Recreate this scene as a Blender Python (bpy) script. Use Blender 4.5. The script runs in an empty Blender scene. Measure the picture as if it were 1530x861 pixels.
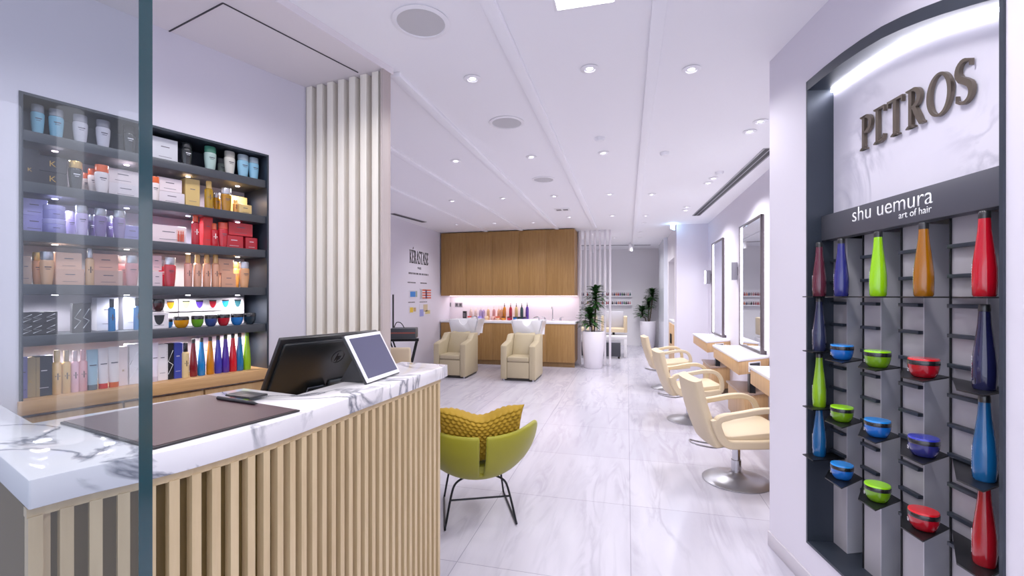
import bpy, bmesh, math, random
from mathutils import Vector, Matrix
random.seed(11)
S = bpy.context.scene
COL = S.collection
PI = math.pi
R = math.radians
# ---------------------------------------------------------------- survey of the place
# camera 1.5 m above the floor, turned 14.2 degrees from the long axis (Y) of the salon; focal length 680 px on a 1530 px wide frame
TH = R(14.2); CT, ST = math.cos(TH), math.sin(TH)
F, HY, HC, CX = 680.0, 442.0, 1.5, 765.0
CEIL = 2.91
def cw(a, Z, z=0.0): return Vector((a*CT - Z*ST, a*ST + Z*CT, z))
def G(px, py, h=0.0):
    Z = (HC-h)*F/(py-HY); return cw((px-CX)/F*Z, Z, h)
def P(px, py, Z): return cw((px-CX)/F*Z, Z, HC+(HY-py)/F*Z)
class Frame:                                     # a wall: u along it, n out of it into the room
    def __init__(s, O, u):
        s.O = cw(*O); l = math.hypot(*u); s.u = cw(u[0]/l, u[1]/l); s.n = Vector((s.u.y, -s.u.x, 0))
        s.rz = math.atan2(s.u.y, s.u.x); s.Oc = O; s.uc = (u[0]/l, u[1]/l); s.nc = (s.uc[1], -s.uc[0])
    def p(s, u, n, z): return s.O + s.u*u + s.n*n + Vector((0,0,z))
    def U(s, px, n=0.0):
        k = (px-CX)/F
        a0, z0 = s.Oc[0]+s.nc[0]*n, s.Oc[1]+s.nc[1]*n
        return (k*z0-a0)/(s.uc[0]-k*s.uc[1])
    def depth(s, u, n): return s.Oc[1]+s.uc[1]*u+s.nc[1]*n
LF = Frame((-2.067, 1.907), (.547, .837))        # wall with the lit product niche
DF = Frame((1.552, 2.742), (-.0738, -.9973))     # wall with the dark display
# ---------------------------------------------------------------- materials
def lin(c):
    if isinstance(c, str):
        c = [int(c[i:i+2], 16)/255 for i in (1, 3, 5)]
    return tuple(x/12.92 if x <= .04045 else ((x+.055)/1.055)**2.4 for x in c) + (1,)
MATS = {}
def mat(name, col='#ffffff', rough=.5, metal=0, trans=0, emit=0, ecol=None, coat=0, sheen=0, var=.0, vscale=8):
    if name in MATS: return MATS[name]
    m = bpy.data.materials.new(name); m.use_nodes = True
    b = m.node_tree.nodes['Principled BSDF']; N, L = m.node_tree.nodes, m.node_tree.links
    b.inputs['Base Color'].default_value = lin(col); b.inputs['Roughness'].default_value = rough
    b.inputs['Metallic'].default_value = metal; b.inputs['Transmission Weight'].default_value = trans
    b.inputs['Coat Weight'].default_value = coat
    if sheen: b.inputs['Sheen Weight'].default_value = sheen
    if emit:
        b.inputs['Emission Color'].default_value = lin(ecol or col); b.inputs['Emission Strength'].default_value = emit
    if var:
        tc = N.new('ShaderNodeTexCoord'); n = N.new('ShaderNodeTexNoise'); n.inputs['Scale'].default_value = vscale
        n.inputs['Detail'].default_value = 4
        mx = N.new('ShaderNodeMix'); mx.data_type = 'RGBA'
        c = lin(col); mx.inputs[6].default_value = tuple(x*(1-var) for x in c[:3])+(1,); mx.inputs[7].default_value = tuple(min(1,x*(1+var)) for x in c[:3])+(1,)
        L.new(tc.outputs['Object'], n.inputs['Vector']); L.new(n.outputs['Fac'], mx.inputs[0]); L.new(mx.outputs[2], b.inputs['Base Color'])
    MATS[name] = m; return m
def nodes(name):
    m = bpy.data.materials.new(name); m.use_nodes = True; MATS[name] = m
    return m, m.node_tree.nodes, m.node_tree.links, m.node_tree.nodes['Principled BSDF']
def ramp(N, stops):
    r = N.new('ShaderNodeValToRGB'); e = r.color_ramp.elements
    e[0].position, e[0].color = stops[0][0], lin(stops[0][1]); e[1].position, e[1].color = stops[-1][0], lin(stops[-1][1])
    for p, c in stops[1:-1]:
        x = e.new(p); x.color = lin(c)
    return r
def wood(name, c0, c1, scale=(14, 14, .7), rough=.45):
    m, N, L, b = nodes(name)
    tc = N.new('ShaderNodeTexCoord'); mp = N.new('ShaderNodeMapping'); mp.inputs['Scale'].default_value = scale
    n = N.new('ShaderNodeTexNoise'); n.inputs['Scale'].default_value = 2.2; n.inputs['Detail'].default_value = 7; n.inputs['Roughness'].default_value = .6
    n2 = N.new('ShaderNodeTexNoise'); n2.inputs['Scale'].default_value = 9; n2.inputs['Detail'].default_value = 3
    ad = N.new('ShaderNodeMath'); ad.operation = 'MULTIPLY_ADD'; ad.inputs[1].default_value = .35
    r = ramp(N, [(.35, c0), (.85, c1)])
    L.new(tc.outputs['Object'], mp.inputs[0]); L.new(mp.outputs[0], n.inputs['Vector']); L.new(mp.outputs[0], n2.inputs['Vector'])
    L.new(n2.outputs['Fac'], ad.inputs[0]); L.new(n.outputs['Fac'], ad.inputs[2]); L.new(ad.outputs[0], r.inputs[0]); L.new(r.outputs[0], b.inputs['Base Color'])
    b.inputs['Roughness'].default_value = rough
    return m
def marble(name, base, vein, scale=2.0, rough=.1, stretch=(1, 1, 1), width=.05, amount=1.0, tiles=None, soft='#dcd9e2', gate0=.42):
    m, N, L, b = nodes(name)
    tc = N.new('ShaderNodeTexCoord'); mp = N.new('ShaderNodeMapping'); mp.inputs['Scale'].default_value = stretch
    L.new(tc.outputs['Object'], mp.inputs[0])
    w = N.new('ShaderNodeTexNoise'); w.inputs['Scale'].default_value = scale; w.inputs['Detail'].default_value = 8; w.inputs['Distortion'].default_value = 1.2
    L.new(mp.outputs[0], w.inputs['Vector'])
    r = ramp(N, [(.5-width, base), (.5, vein), (.5+width, base)])
    L.new(w.outputs['Fac'], r.inputs[0])
    c = N.new('ShaderNodeTexNoise'); c.inputs['Scale'].default_value = scale*.7; c.inputs['Detail'].default_value = 5
    L.new(mp.outputs[0], c.inputs['Vector'])
    r2 = ramp(N, [(.35, soft), (.6, base)]); L.new(c.outputs['Fac'], r2.inputs[0])
    gate = N.new('ShaderNodeTexNoise'); gate.inputs['Scale'].default_value = scale*.9; L.new(mp.outputs[0], gate.inputs['Vector'])
    gr = N.new('ShaderNodeValToRGB'); gr.color_ramp.elements[0].position = gate0; gr.color_ramp.elements[1].position = gate0+.2
    L.new(gate.outputs['Fac'], gr.inputs[0])
    gm = N.new('ShaderNodeMath'); gm.operation = 'MULTIPLY'; gm.inputs[1].default_value = amount; L.new(gr.outputs[0], gm.inputs[0])
    mx = N.new('ShaderNodeMix'); mx.data_type = 'RGBA'
    L.new(gm.outputs[0], mx.inputs[0]); L.new(r2.outputs[0], mx.inputs[6]); L.new(r.outputs[0], mx.inputs[7])
    out = mx.outputs[2]
    if tiles:
        bt = N.new('ShaderNodeTexBrick'); bt.offset = 0; bt.squash = 1
        bt.inputs['Scale'].default_value = 1; bt.inputs['Brick Width'].default_value = tiles; bt.inputs['Row Height'].default_value = tiles
        bt.inputs['Mortar Size'].default_value = .0025; bt.inputs['Mortar Smooth'].default_value = .3
        bt.inputs['Color1'].default_value = (1, 1, 1, 1); bt.inputs['Color2'].default_value = (.93, .93, .95, 1); bt.inputs['Mortar'].default_value = (.55, .55, .58, 1)
        mp2 = N.new('ShaderNodeMapping'); mp2.inputs['Location'].default_value = (-.02, -.51, 0)
        L.new(tc.outputs['Object'], mp2.inputs[0]); L.new(mp2.outputs[0], bt.inputs['Vector'])
        mm = N.new('ShaderNodeMix'); mm.data_type = 'RGBA'; mm.blend_type = 'MULTIPLY'; mm.inputs[0].default_value = 1
        L.new(out, mm.inputs[6]); L.new(bt.outputs['Color'], mm.inputs[7]); out = mm.outputs[2]
    L.new(out, b.inputs['Base Color']); b.inputs['Roughness'].default_value = rough
    return m
def glass_mat(name, tint, ior=1.45):
    m, N, L, b = nodes(name); N.remove(b)
    o = N['Material Output']; t = N.new('ShaderNodeBsdfTransparent'); t.inputs[0].default_value = lin(tint)
    g = N.new('ShaderNodeBsdfGlossy'); g.inputs['Roughness'].default_value = .02
    fr = N.new('ShaderNodeFresnel'); fr.inputs[0].default_value = ior; mx = N.new('ShaderNodeMixShader')
    ge = N.new('ShaderNodeNewGeometry'); iv = N.new('ShaderNodeMath'); iv.operation = 'SUBTRACT'; iv.inputs[0].default_value = 1; L.new(ge.outputs['Backfacing'], iv.inputs[1])
    ml = N.new('ShaderNodeMath'); ml.operation = 'MULTIPLY'; L.new(fr.outputs[0], ml.inputs[0]); L.new(iv.outputs[0], ml.inputs[1])
    L.new(ml.outputs[0], mx.inputs[0]); L.new(t.outputs[0], mx.inputs[1]); L.new(g.outputs[0], mx.inputs[2]); L.new(mx.outputs[0], o.inputs[0])
    return m
WALL = mat('wall_paint', '#dcd8e4', .6, var=.012, vscale=1.5)
CEILM = mat('ceiling_paint', '#f8f7fc', .7, var=.01, vscale=1.2)
FLOOR = marble('floor_marble', '#c3c0cb', '#a9a5b2', 7.0, .2, (1, .16, 1), .10, .7, .95, '#bab7c3')
COUNTER = marble('counter_marble', '#e9e6e8', '#6d707c', 2.0, .07, (1.0, 1.6, 1), .034, 1.0, None, '#d9d6da', .33)
PANELM = marble('panel_marble', '#ebe8f4', '#a9a8ba', 2.2, .3, (1, 1, 1), .05, .8, None, '#e0ddec')
OAK = wood('oak_veneer', '#87612f', '#a47c45')
OAKL = wood('pale_oak', '#b98f5c', '#d2aa78')
SLATW = wood('slat_oak', '#bba177', '#d2ba90', (10, 10, .8), .4)
SLATD = mat('slat_gap', '#5a4614', .6, var=.1)
LEDGE = wood('ledge_oak', '#b98a58', '#d3a672', (.9, 14, 14))
SLATE = mat('dark_slate_metal', '#333a45', .38, .35, var=.05)
SHELFM = mat('shelf_slate', '#43474e', .42, .3, var=.06)
GREYM = mat('grey_metal', '#d0d0da', .34, .15, var=.03)
LADDER = mat('brushed_plate', '#a4a1a8', .4, .1, var=.03)
BLACK = mat('black_plastic', '#17181b', .35)
BLACKM = mat('black_metal', '#1d1f22', .35, .6)
CREAM = mat('cream_leather', '#cdbb9b', .5, var=.03)
BEIGE = mat('beige_leather', '#b2a485', .5, var=.03)
CHROME = mat('chrome', '#c9cacf', .12, 1)
STEEL = mat('brushed_steel', '#a9a9b0', .3, .75)
WHITE = mat('white_lacquer', '#f1f0f5', .22, var=.01)
CERAMIC = mat('white_ceramic', '#f0f0f4', .15, coat=.4)
BRONZE = mat('bronze_frame', '#5a5256', .35, .6)
MIRROR = mat('mirror_silver', '#e6e8ec', .02, 1)
LED = mat('led_white', '#ffffff', .5, emit=16, ecol='#f2f2ff')
LEDM = mat('led_mirror', '#ffffff', .5, emit=7, ecol='#f0f0ff')
LEDP = mat('led_pink', '#ffffff', .5, emit=9, ecol='#ffdce8')
LEDV = mat('led_violet', '#ffffff', .5, emit=9, ecol='#dcd6ff')
LEDO = mat('led_warm', '#ffffff', .5, emit=9, ecol='#ffe6d6')
LAMPE = mat('lamp_glow', '#ffffff', .5, emit=14, ecol='#fbfaff')
EXITE = mat('sign_glow', '#dff2ff', .5, emit=6, ecol='#a9d8ff')
TEXTW = mat('white_print', '#f4f4f8', .5, emit=.15)
TEXTD = mat('dark_print', '#2c2a30', .5)
GOLD = mat('gold_print', '#c9a55a', .35, .7)
# ---------------------------------------------------------------- mesh builder
class MB:
    def __init__(s): s.bm = bmesh.new()
    def add(s, bm, M=None):
        me = bpy.data.meshes.new('t'); bm.to_mesh(me); bm.free()
        if M: me.transform(M)
        s.bm.from_mesh(me); bpy.data.meshes.remove(me); return s
    def box(s, x0, x1, y0, y1, z0, z1, bev=0, seg=2, M=None):
        bm = bmesh.new(); bmesh.ops.create_cube(bm, size=1)
        for v in bm.verts: v.co = Vector(((x0+x1)/2+v.co.x*(x1-x0), (y0+y1)/2+v.co.y*(y1-y0), (z0+z1)/2+v.co.z*(z1-z0)))
        if bev: bmesh.ops.bevel(bm, geom=bm.edges[:], offset=bev, segments=seg, profile=.5, affect='EDGES')
        return s.add(bm, M)
    def prism(s, pts, z0, z1, M=None, bev=0):                  # polygon in XY, extruded along Z
        bm = bmesh.new(); A = [bm.verts.new((p[0], p[1], z0)) for p in pts]; B = [bm.verts.new((p[0], p[1], z1)) for p in pts]
        n = len(pts); bm.faces.new(A[::-1]); bm.faces.new(B)
        for i in range(n): bm.faces.new((A[i], A[(i+1) % n], B[(i+1) % n], B[i]))
        bmesh.ops.recalc_face_normals(bm, faces=bm.faces[:])
        if bev: bmesh.ops.bevel(bm, geom=bm.edges[:], offset=bev, segments=2, profile=.5, affect='EDGES')
        return s.add(bm, M)
    def xz(s, pts, y0, y1, bev=0, M=None):                     # polygon in XZ, extruded along Y
        Q = Matrix(((1, 0, 0, 0), (0, 0, -1, 0), (0, 1, 0, 0), (0, 0, 0, 1)))
        return s.prism(pts, -y1, -y0, (M @ Q) if M else Q, bev)
    def yz(s, pts, x0, x1, bev=0, M=None):
        Q = Matrix(((0, 0, 1, 0), (1, 0, 0, 0), (0, 1, 0, 0), (0, 0, 0, 1)))
        return s.prism(pts, x0, x1, (M @ Q) if M else Q, bev)
    def lathe(s, prof, x=0, y=0, z=0, seg=24, sx=1, sy=1, M=None):
        bm = bmesh.new(); rings = []
        for r, h in prof:
            if r < 1e-6: rings.append([bm.verts.new((x, y, z+h))])
            else: rings.append([bm.verts.new((x+r*sx*math.cos(2*PI*i/seg), y+r*sy*math.sin(2*PI*i/seg), z+h)) for i in range(seg)])
        for a, b in zip(rings, rings[1:]):
            if len(a) == 1 and len(b) == 1: continue
            for i in range(seg):
                j = (i+1) % seg
                if len(a) == 1: bm.faces.new((a[0], b[j], b[i]))
                elif len(b) == 1: bm.faces.new((a[i], a[j], b[0]))
                else: bm.faces.new((a[i], a[j], b[j], b[i]))
        if len(rings[0]) > 1: bm.faces.new(rings[0][::-1])
        if len(rings[-1]) > 1: bm.faces.new(rings[-1])
        bmesh.ops.recalc_face_normals(bm, faces=bm.faces[:])
        return s.add(bm, M)
    def cyl(s, r, x, y, z0, z1, seg=24): return s.lathe([(r, z0), (r, z1)], x, y, 0, seg)
    def tube(s, pts, r, seg=8, closed=False, flat=None, M=None):
        # flat=(w,h): rectangular section, w across, h thick
        bm = bmesh.new(); pts = [Vector(p) for p in pts]; n = len(pts); rings = []
        up0 = Vector((0, 0, 1))
        for i, p in enumerate(pts):
            a = pts[(i-1) % n] if (i or closed) else p; b = pts[(i+1) % n] if (i < n-1 or closed) else p
            t = (b-a).normalized()
            if flat:
                sd = Vector(flat[2]); up = sd.cross(t).normalized()
                rr = r[i] if isinstance(r, (list, tuple)) else 1.0
                w, h = flat[0]*rr, flat[1]*rr; c = min(w, h)*.28
                prof = [(-w+c, -h), (w-c, -h), (w, -h+c), (w, h-c), (w-c, h), (-w+c, h), (-w, h-c), (-w, -h+c)]
                rings.append([bm.verts.new(p+sd*x+up*y) for x, y in prof])
            else:
                u = up0 if abs(t.dot(up0)) < .95 else Vector((1, 0, 0))
                sd = t.cross(u).normalized(); up = sd.cross(t)
                rr = r[i] if isinstance(r, (list, tuple)) else r
                rings.append([bm.verts.new(p+sd*rr*math.cos(2*PI*k/seg)+up*rr*math.sin(2*PI*k/seg)) for k in range(seg)])
        m = len(rings[0])
        for i in range(n if closed else n-1):
            A, B = rings[i], rings[(i+1) % n]
            for k in range(m): bm.faces.new((A[k], A[(k+1) % m], B[(k+1) % m], B[k]))
        if not closed: bm.faces.new(rings[0][::-1]); bm.faces.new(rings[-1])
        bmesh.ops.recalc_face_normals(bm, faces=bm.faces[:])
        return s.add(bm, M)
    def grid(s, fn, nu, nv, wrap=False, M=None, skip=None):
        bm = bmesh.new(); V = [[bm.verts.new(fn(i/(nu if wrap else nu-1), j/(nv-1))) for j in range(nv)] for i in range(nu)]
        for i in range(nu if wrap else nu-1):
            for j in range(nv-1):
                if skip and skip(i, j): continue
                bm.faces.new((V[i][j], V[(i+1) % nu][j], V[(i+1) % nu][j+1], V[i][j+1]))
        bmesh.ops.delete(bm, geom=[v for v in bm.verts if not v.link_faces], context='VERTS')
        return s.add(bm, M)
    def build(s, name, m, parent=None, loc=None, rz=0, smooth=40):
        me = bpy.data.meshes.new(name); s.bm.to_mesh(me); s.bm.free()
        for p in me.polygons: p.use_smooth = True
        me.set_sharp_from_angle(angle=R(smooth))
        me.materials.append(m); o = bpy.data.objects.new(name, me); COL.objects.link(o)
        if parent: o.parent = parent
        if loc is not None: o.location = loc
        o.rotation_euler.z = rz; return o
def tag(o, label, cat, group=None, kind=None):
    o['label'] = label; o['category'] = cat
    if group: o['group'] = group
    if kind: o['kind'] = kind
    return o
def thing(name, label, cat, loc=(0, 0, 0), rz=0, group=None):
    o = bpy.data.objects.new(name, None); o.empty_display_size = .1; COL.objects.link(o)
    o.location = loc; o.rotation_euler.z = rz; return tag(o, label, cat, group)
def struct(o): o['kind'] = 'structure'; return o
def dup(root, loc, rz, label, group=None):
    r = root.copy(); COL.objects.link(r); r.location = loc; r.rotation_euler.z = rz; r['label'] = label
    if group: r['group'] = group
    for ch in list(root.children):
        c = ch.copy(); COL.objects.link(c); c.parent = r
        for g in list(ch.children):
            d = g.copy(); COL.objects.link(d); d.parent = c
    return r
def text_part(body, m, parent, width, M, name='lettering', extrude=.001, sx=1.0, bold=0):
    cu = bpy.data.curves.new('t', 'FONT'); cu.body = body; cu.size = 1; cu.extrude = 0; cu.offset = bold
    to = bpy.data.objects.new('t', cu); COL.objects.link(to); bpy.context.view_layer.update()
    me = bpy.data.meshes.new_from_object(to.evaluated_get(bpy.context.evaluated_depsgraph_get()))
    bpy.data.objects.remove(to); bpy.data.curves.remove(cu)
    xs = [v.co.x for v in me.vertices]; x0, x1 = min(xs), max(xs); k = width/(x1-x0)
    bm = bmesh.new(); bm.from_mesh(me)
    for v in bm.verts: v.co = Vector(((v.co.x-x0)*k, v.co.y*k/sx, 0))
    r = bmesh.ops.extrude_face_region(bm, geom=bm.faces[:])
    for v in [e for e in r['geom'] if isinstance(e, bmesh.types.BMVert)]: v.co.z += extrude
    bpy.data.meshes.remove(me)
    me = bpy.data.meshes.new(name); bm.to_mesh(me); bm.free(); me.transform(M); me.materials.append(m); me.name = name
    o = bpy.data.objects.new(name, me); COL.objects.link(o); o.parent = parent; return o
def TM(x, y, z):   # lettering on a wall frame: x along, upright, facing local -y
    return Matrix.Translation((x, y, z)) @ Matrix.Rotation(PI/2, 4, 'X')
# serif capitals drawn as strokes (unit height)
def stroke(pts, ws):
    n = len(pts); Lf, Rt = [], []
    for i, (x, y) in enumerate(pts):
        a = pts[max(i-1, 0)]; b = pts[min(i+1, n-1)]; dx, dy = b[0]-a[0], b[1]-a[1]; l = math.hypot(dx, dy) or 1
        w = (ws[i] if isinstance(ws, list) else ws)/2; Lf.append((x-dy/l*w, y+dx/l*w)); Rt.append((x+dy/l*w, y-dx/l*w))
    return Lf+Rt[::-1]
def arc(cx, cy, rx, ry, a0, a1, n=14): return [(cx+rx*math.cos(R(a0+(a1-a0)*i/n)), cy+ry*math.sin(R(a0+(a1-a0)*i/n))) for i in range(n+1)]
def serif(x, y, w=.3, up=True):
    s = 1 if up else -1
    return [(x-w/2, y), (x+w/2, y), (x+w/2, y+.03*s), (x+w*.27, y+.075*s), (x-w*.27, y+.075*s), (x-w/2, y+.03*s)]
def wv(n, a, b): return [a+(b-a)*math.sin(PI*i/n) for i in range(n+1)]
def stem(x, w=.125): return [[(x-w/2, 0), (x+w/2, 0), (x+w/2, 1), (x-w/2, 1)], serif(x, 0, .34), serif(x, 1, .34, False)]
GL = {
 'P': (.58, stem(.2)+[stroke([(.2, .965)]+arc(.28, .73, .26, .235, 90, -90)+[(.2, .495)], [.06]+wv(14, .07, .15)+[.06])]),
 'E': (.56, stem(.2)+[stroke([(.2, .97), (.5, .97)], .06), [(.46, 1), (.54, 1), (.54, .82), (.51, .82)], stroke([(.2, .03), (.36, .035), (.45, .07), (.52, .2)], [.06, .08, .1, .07])]),
 'H': (.56, stem(.2)+[stroke([(.2, .96), (.5, .96)], .08), [(.46, 1), (.54, 1), (.54, .80), (.51, .80)], stroke([(.2, .5), (.42, .5)], .07), [(.40, .6), (.43, .6), (.43, .4), (.40, .4)], stroke([(.2, .04), (.36, .045), (.45, .08), (.52, .22)], [.08, .09, .1, .07])]),
 'F': (.56, stem(.2)+[stroke([(.2, .97), (.5, .97)], .06)]),
 'T': (.66, [[(.26, 0), (.4, 0), (.4, 1), (.26, 1)], serif(.33, 0, .34), stroke([(.02, .965), (.64, .965)], .07), [(0, 1), (.07, 1), (.05, .82), (.01, .82)], [(.59, 1), (.66, 1), (.65, .82), (.61, .82)]]),
 'R': (.72, stem(.2)+[stroke([(.2, .965)]+arc(.28, .74, .25, .225, 90, -90)+[(.2, .515)], [.06]+wv(14, .07, .15)+[.06]), stroke([(.34, .5), (.5, .22), (.6, .05), (.72, .02)], [.13, .15, .13, .04])]),
 'S': (.54, [stroke([(.46, .8), (.45, .93)]+arc(.27, .76, .2, .215, 60, 200, 8)+[(.16, .58), (.3, .5), (.42, .41)]+arc(.26, .25, .22, .225, 35, -130, 9)+[(.06, .1), (.05, .24)], [.03, .06]+[.07, .08, .09, .1, .11, .13, .14, .15, .15]+[.15, .15, .15]+[.15, .14, .13, .12, .1, .09, .08, .07, .07, .07]+[.06, .02])]),
 'K': (.7, stem(.2)+[stroke([(.24, .45), (.6, .97)], .06), serif(.6, 1, .2, False), stroke([(.3, .53), (.55, .12), (.7, .02)], [.12, .14, .06])]),
 'A': (.7, [stroke([(.08, .02), (.36, .98)], .055), stroke([(.34, .98), (.62, .02)], .14), stroke([(.17, .34), (.5, .34)], .05), serif(.08, 0, .2), serif(.62, 0, .28)]),
 'O': (.84, None)}
def letter(mb, ch, x, z, h, dep, sx=1.0, y=0.0):
    acc = ch == 'É'; w, polys = GL['H' if acc else ch]
    if ch == 'O':
        n = 40; A, B = [], []
        for i in range(n):
            t = 2*PI*i/n; A.append((.42+.42*math.cos(t), .5+.52*math.sin(t))); B.append((.42+.29*math.cos(t), .5+.46*math.sin(t)))
        for i in range(n):
            j = (i+1) % n; q = [A[i], A[j], B[j], B[i]]
            mb.xz([(x+p[0]*h*sx, z+p[1]*h) for p in q], y-dep, y)
    else:
        for q in polys+([stroke([(.28, 1.07), (.42, 1.22)], [.05, .1])] if acc else []):
            mb.xz([(x+p[0]*h*sx, z+p[1]*h) for p in q], y-dep, y)
    return w*h*sx
# ================================================================ SETTING
WX = 1.53                      # styling wall
PY = 9.54                      # pier front
FY = 14.2                      # far wall
LX = -4.06                     # text wall
struct(MB().box(-5, 4, -1.6, FY+.3, -.12, 0).build('floor', FLOOR))
struct(MB().box(-5, 4, -1.6, FY+.3, CEIL, CEIL+.12).build('ceiling', CEILM))
for k, x in enumerate((.15, -.64, -1.42, -2.19, -2.97)):
    y0 = 2.6 if x < -1 else -1.5
    struct(MB().box(x-.035, x+.035, y0, PY-.1 if x < 0 else FY, CEIL-.03, CEIL, .004).build('trim_%d' % (k+1), CEILM))
# wall of the product niche (frame LF): u 0..1.051 is the niche, 1.05..2.36 high
w = MB(); NU, NZ0, NZ1, ND = 1.051, 1.0, 2.36, .27
w.box(-2.6, 0, 0, .4, 0, CEIL); w.box(NU, 1.30, 0, .4, 0, CEIL); w.box(0, NU, 0, .4, NZ1, CEIL); w.box(0, NU, .03, .4, 0, NZ0); w.box(0, NU, ND, .4, NZ0, NZ1)
struct(w.build('wall_left', WALL, None, LF.p(0, 0, 0), LF.rz))
# recess with upright slats beyond the niche
A0 = cw(-1.361, 2.986); A1 = cw(-.798, 2.756); A2 = cw(-.743, 2.73)
d = (A1-A0).normalized(); rz = math.atan2(d.y, d.x); Lw = (A1-A0).length
w = MB(); w.box(-.5, Lw+.026, .055, .066, 0, CEIL); w.box(Lw+.006, Lw+.026, -.008, .055, 0, CEIL, .002); w.box(-.05, -.012, -.01, .055, 0, CEIL)
struct(w.build('wall_slatted_recess', mat('recess_paint', '#b9aca8', .6), None, A0, rz))
SLATC = wood('bleached_slat', '#e9e2d4', '#f4eee2', (8, 8, .5))
for i in range(7):
    o = MB().box(-.024, .024, -.05, .0, 0, 2.868, .003).build('wall_slat', SLATC, None, A0+d*(.035+.0885*i)+Vector((-d.y, d.x, 0))*.052, rz)
    tag(o, ['upright bleached wood slat, first from the niche wall', 'upright bleached wood slat, second from the niche wall', 'upright bleached wood slat, third from the niche wall', 'upright bleached wood slat in the middle of the slatted recess',
            'upright bleached wood slat, third from the white end jamb', 'upright bleached wood slat, second from the white end jamb', 'upright bleached wood slat next to the white end jamb'][i], 'wall slat', 'upright slats in the recess behind the reception desk')
# lowered ceiling over the reception
s0, s1, s2 = cw(-.735, 2.82), cw(-1.10, 2.108), cw(-2.0, .35)
q = [s0, s1, s2, cw(-3.6, .35), cw(-2.6, 2.2), cw(-1.7, 3.3)]
struct(MB().prism([(p.x, p.y) for p in q], CEIL-.04, CEIL-.0005).build('ceiling_soffit', mat('soffit_paint', '#e9e2e6', .65)))
def line(name, a, b, z, wd, m):
    d = (b-a).normalized(); n = Vector((-d.y, d.x, 0))*wd/2
    return struct(MB().prism([(p.x, p.y) for p in (a-n, b-n, b+n, a+n)], z-.004, z).build(name, m))
hz = CEIL-.04
pa, pb, pc = G(250, 48, hz), G(333, 4, hz), G(535, 108, hz)
line('trim_6', pa, pb, hz, .006, TEXTD); line('trim_7', pb, pc, hz, .006, TEXTD)
# left room shell
struct(MB().box(LX-.12, LX, 2.2, FY, 0, CEIL).build('wall_left_far', WALL))
struct(MB().box(-4.2, -2.2, 3.55, 3.65, 0, CEIL).build('wall_left_return', WALL))
# back wall behind the basins with bright splash-back
BY = 10.07
struct(MB().box(LX, -1.02, BY, BY+.12, 0, CEIL).build('wall_back', mat('splash_white', '#f0e8ef', .25)))
struct(MB().box(LX, 1.6, FY, FY+.12, 0, CEIL).build('wall_far', mat('far_paint', '#e4e2e6', .6)))
w = MB(); w.box(.95, 1.07, PY+.3, 10.0, 0, CEIL); w.box(.95, 1.07, 11.35, FY, 0, CEIL); w.box(.95, 1.07, 10.0, 11.35, 2.3, CEIL); w.box(1.40, 1.45, 9.9, 11.45, 0, 2.4); w.box(1.07, 1.40, 9.9, 10.0, 0, 2.4); w.box(1.07, 1.40, 11.35, 11.45, 0, 2.4); w.box(1.07, 1.40, 10, 11.35, 2.3, 2.4)
struct(w.build('wall_right_far', mat('far_right_paint', '#dcd8de', .5)))
struct(MB().box(.95, WX+.1, PY, PY+.3, 0, CEIL).build('wall_pier', WALL))
struct(MB().box(WX, WX+.15, 2.6, PY, 0, CEIL).build('wall_right', WALL))
struct(MB().box(.86, .95, 11.6, 13.4, 0, CEIL).build('wall_right_column', mat('gloss_white_panel', '#dfe4ee', .12)))
# display wall (frame DF): niche u .40..1.412, z .23..curved top
DU0, DU1, DZ0 = .40, 1.412, .23
TOP = [(.40, 2.60), (.55, 2.603), (.686, 2.600), (.81, 2.591), (.927, 2.576), (1.03, 2.553), (1.119, 2.5285), (1.205, 2.501), (1.31, 2.464), (1.412, 2.426)]
def ztop(u):
    for (a, za), (b, zb) in zip(TOP, TOP[1:]):
        if a <= u <= b: return za+(zb-za)*(u-a)/(b-a)
    return TOP[0][1] if u < TOP[0][0] else TOP[-1][1]
w = MB(); w.box(0, DU0, 0, .42, 0, CEIL); w.box(DU1, 4.2, 0, .42, 0, CEIL); w.box(DU0, DU1, 0, .42, 0, DZ0)
w.xz([(DU0, CEIL)]+TOP+[(DU1, CEIL)], 0, .42); w.box(DU0, DU1, .37, .42, DZ0, CEIL); w.box(0, .1, .42, .78, 0, CEIL)
struct(w.build('wall_right_display', WALL, None, DF.p(0, 0, 0), DF.rz))
struct(MB().box(0, 4.0, -.012, 0, 0, .085, .003).build('baseboard_right', mat('baseboard_paint', '#cdc8d0', .5), None, DF.p(0, 0, 0), DF.rz))
# unseen mall facade; glowing fluting added for stripes in the glass and fill light
w = MB(); w.box(-8, 8, -4.75, -4.7, 0, 3.4); struct(w.build('wall_front', mat('facade_panel', '#c9ccd4', .6)))
w = MB()
for i in range(30): w.lathe([(.10, .02), (.10, 3.38)], -7.6+i*.52, -4.58, 0, 12)
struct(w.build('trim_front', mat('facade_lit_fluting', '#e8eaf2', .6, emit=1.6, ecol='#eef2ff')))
# shop-front glass pane and its green edge
gz = cw(-.4096, .5); w = MB().box(-1.5, -.0006, 0, .0186, .02, 2.9)
gp = struct(w.build('window_1', glass_mat('shopfront_glass', '#e9edf0', 1.6), None, gz, TH))
struct(MB().box(-.0006, 0, 0, .0186, .02, 2.9).build('window_edge', mat('glass_edge', '#0f3a42', .12, var=.2, vscale=3), gp))
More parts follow.
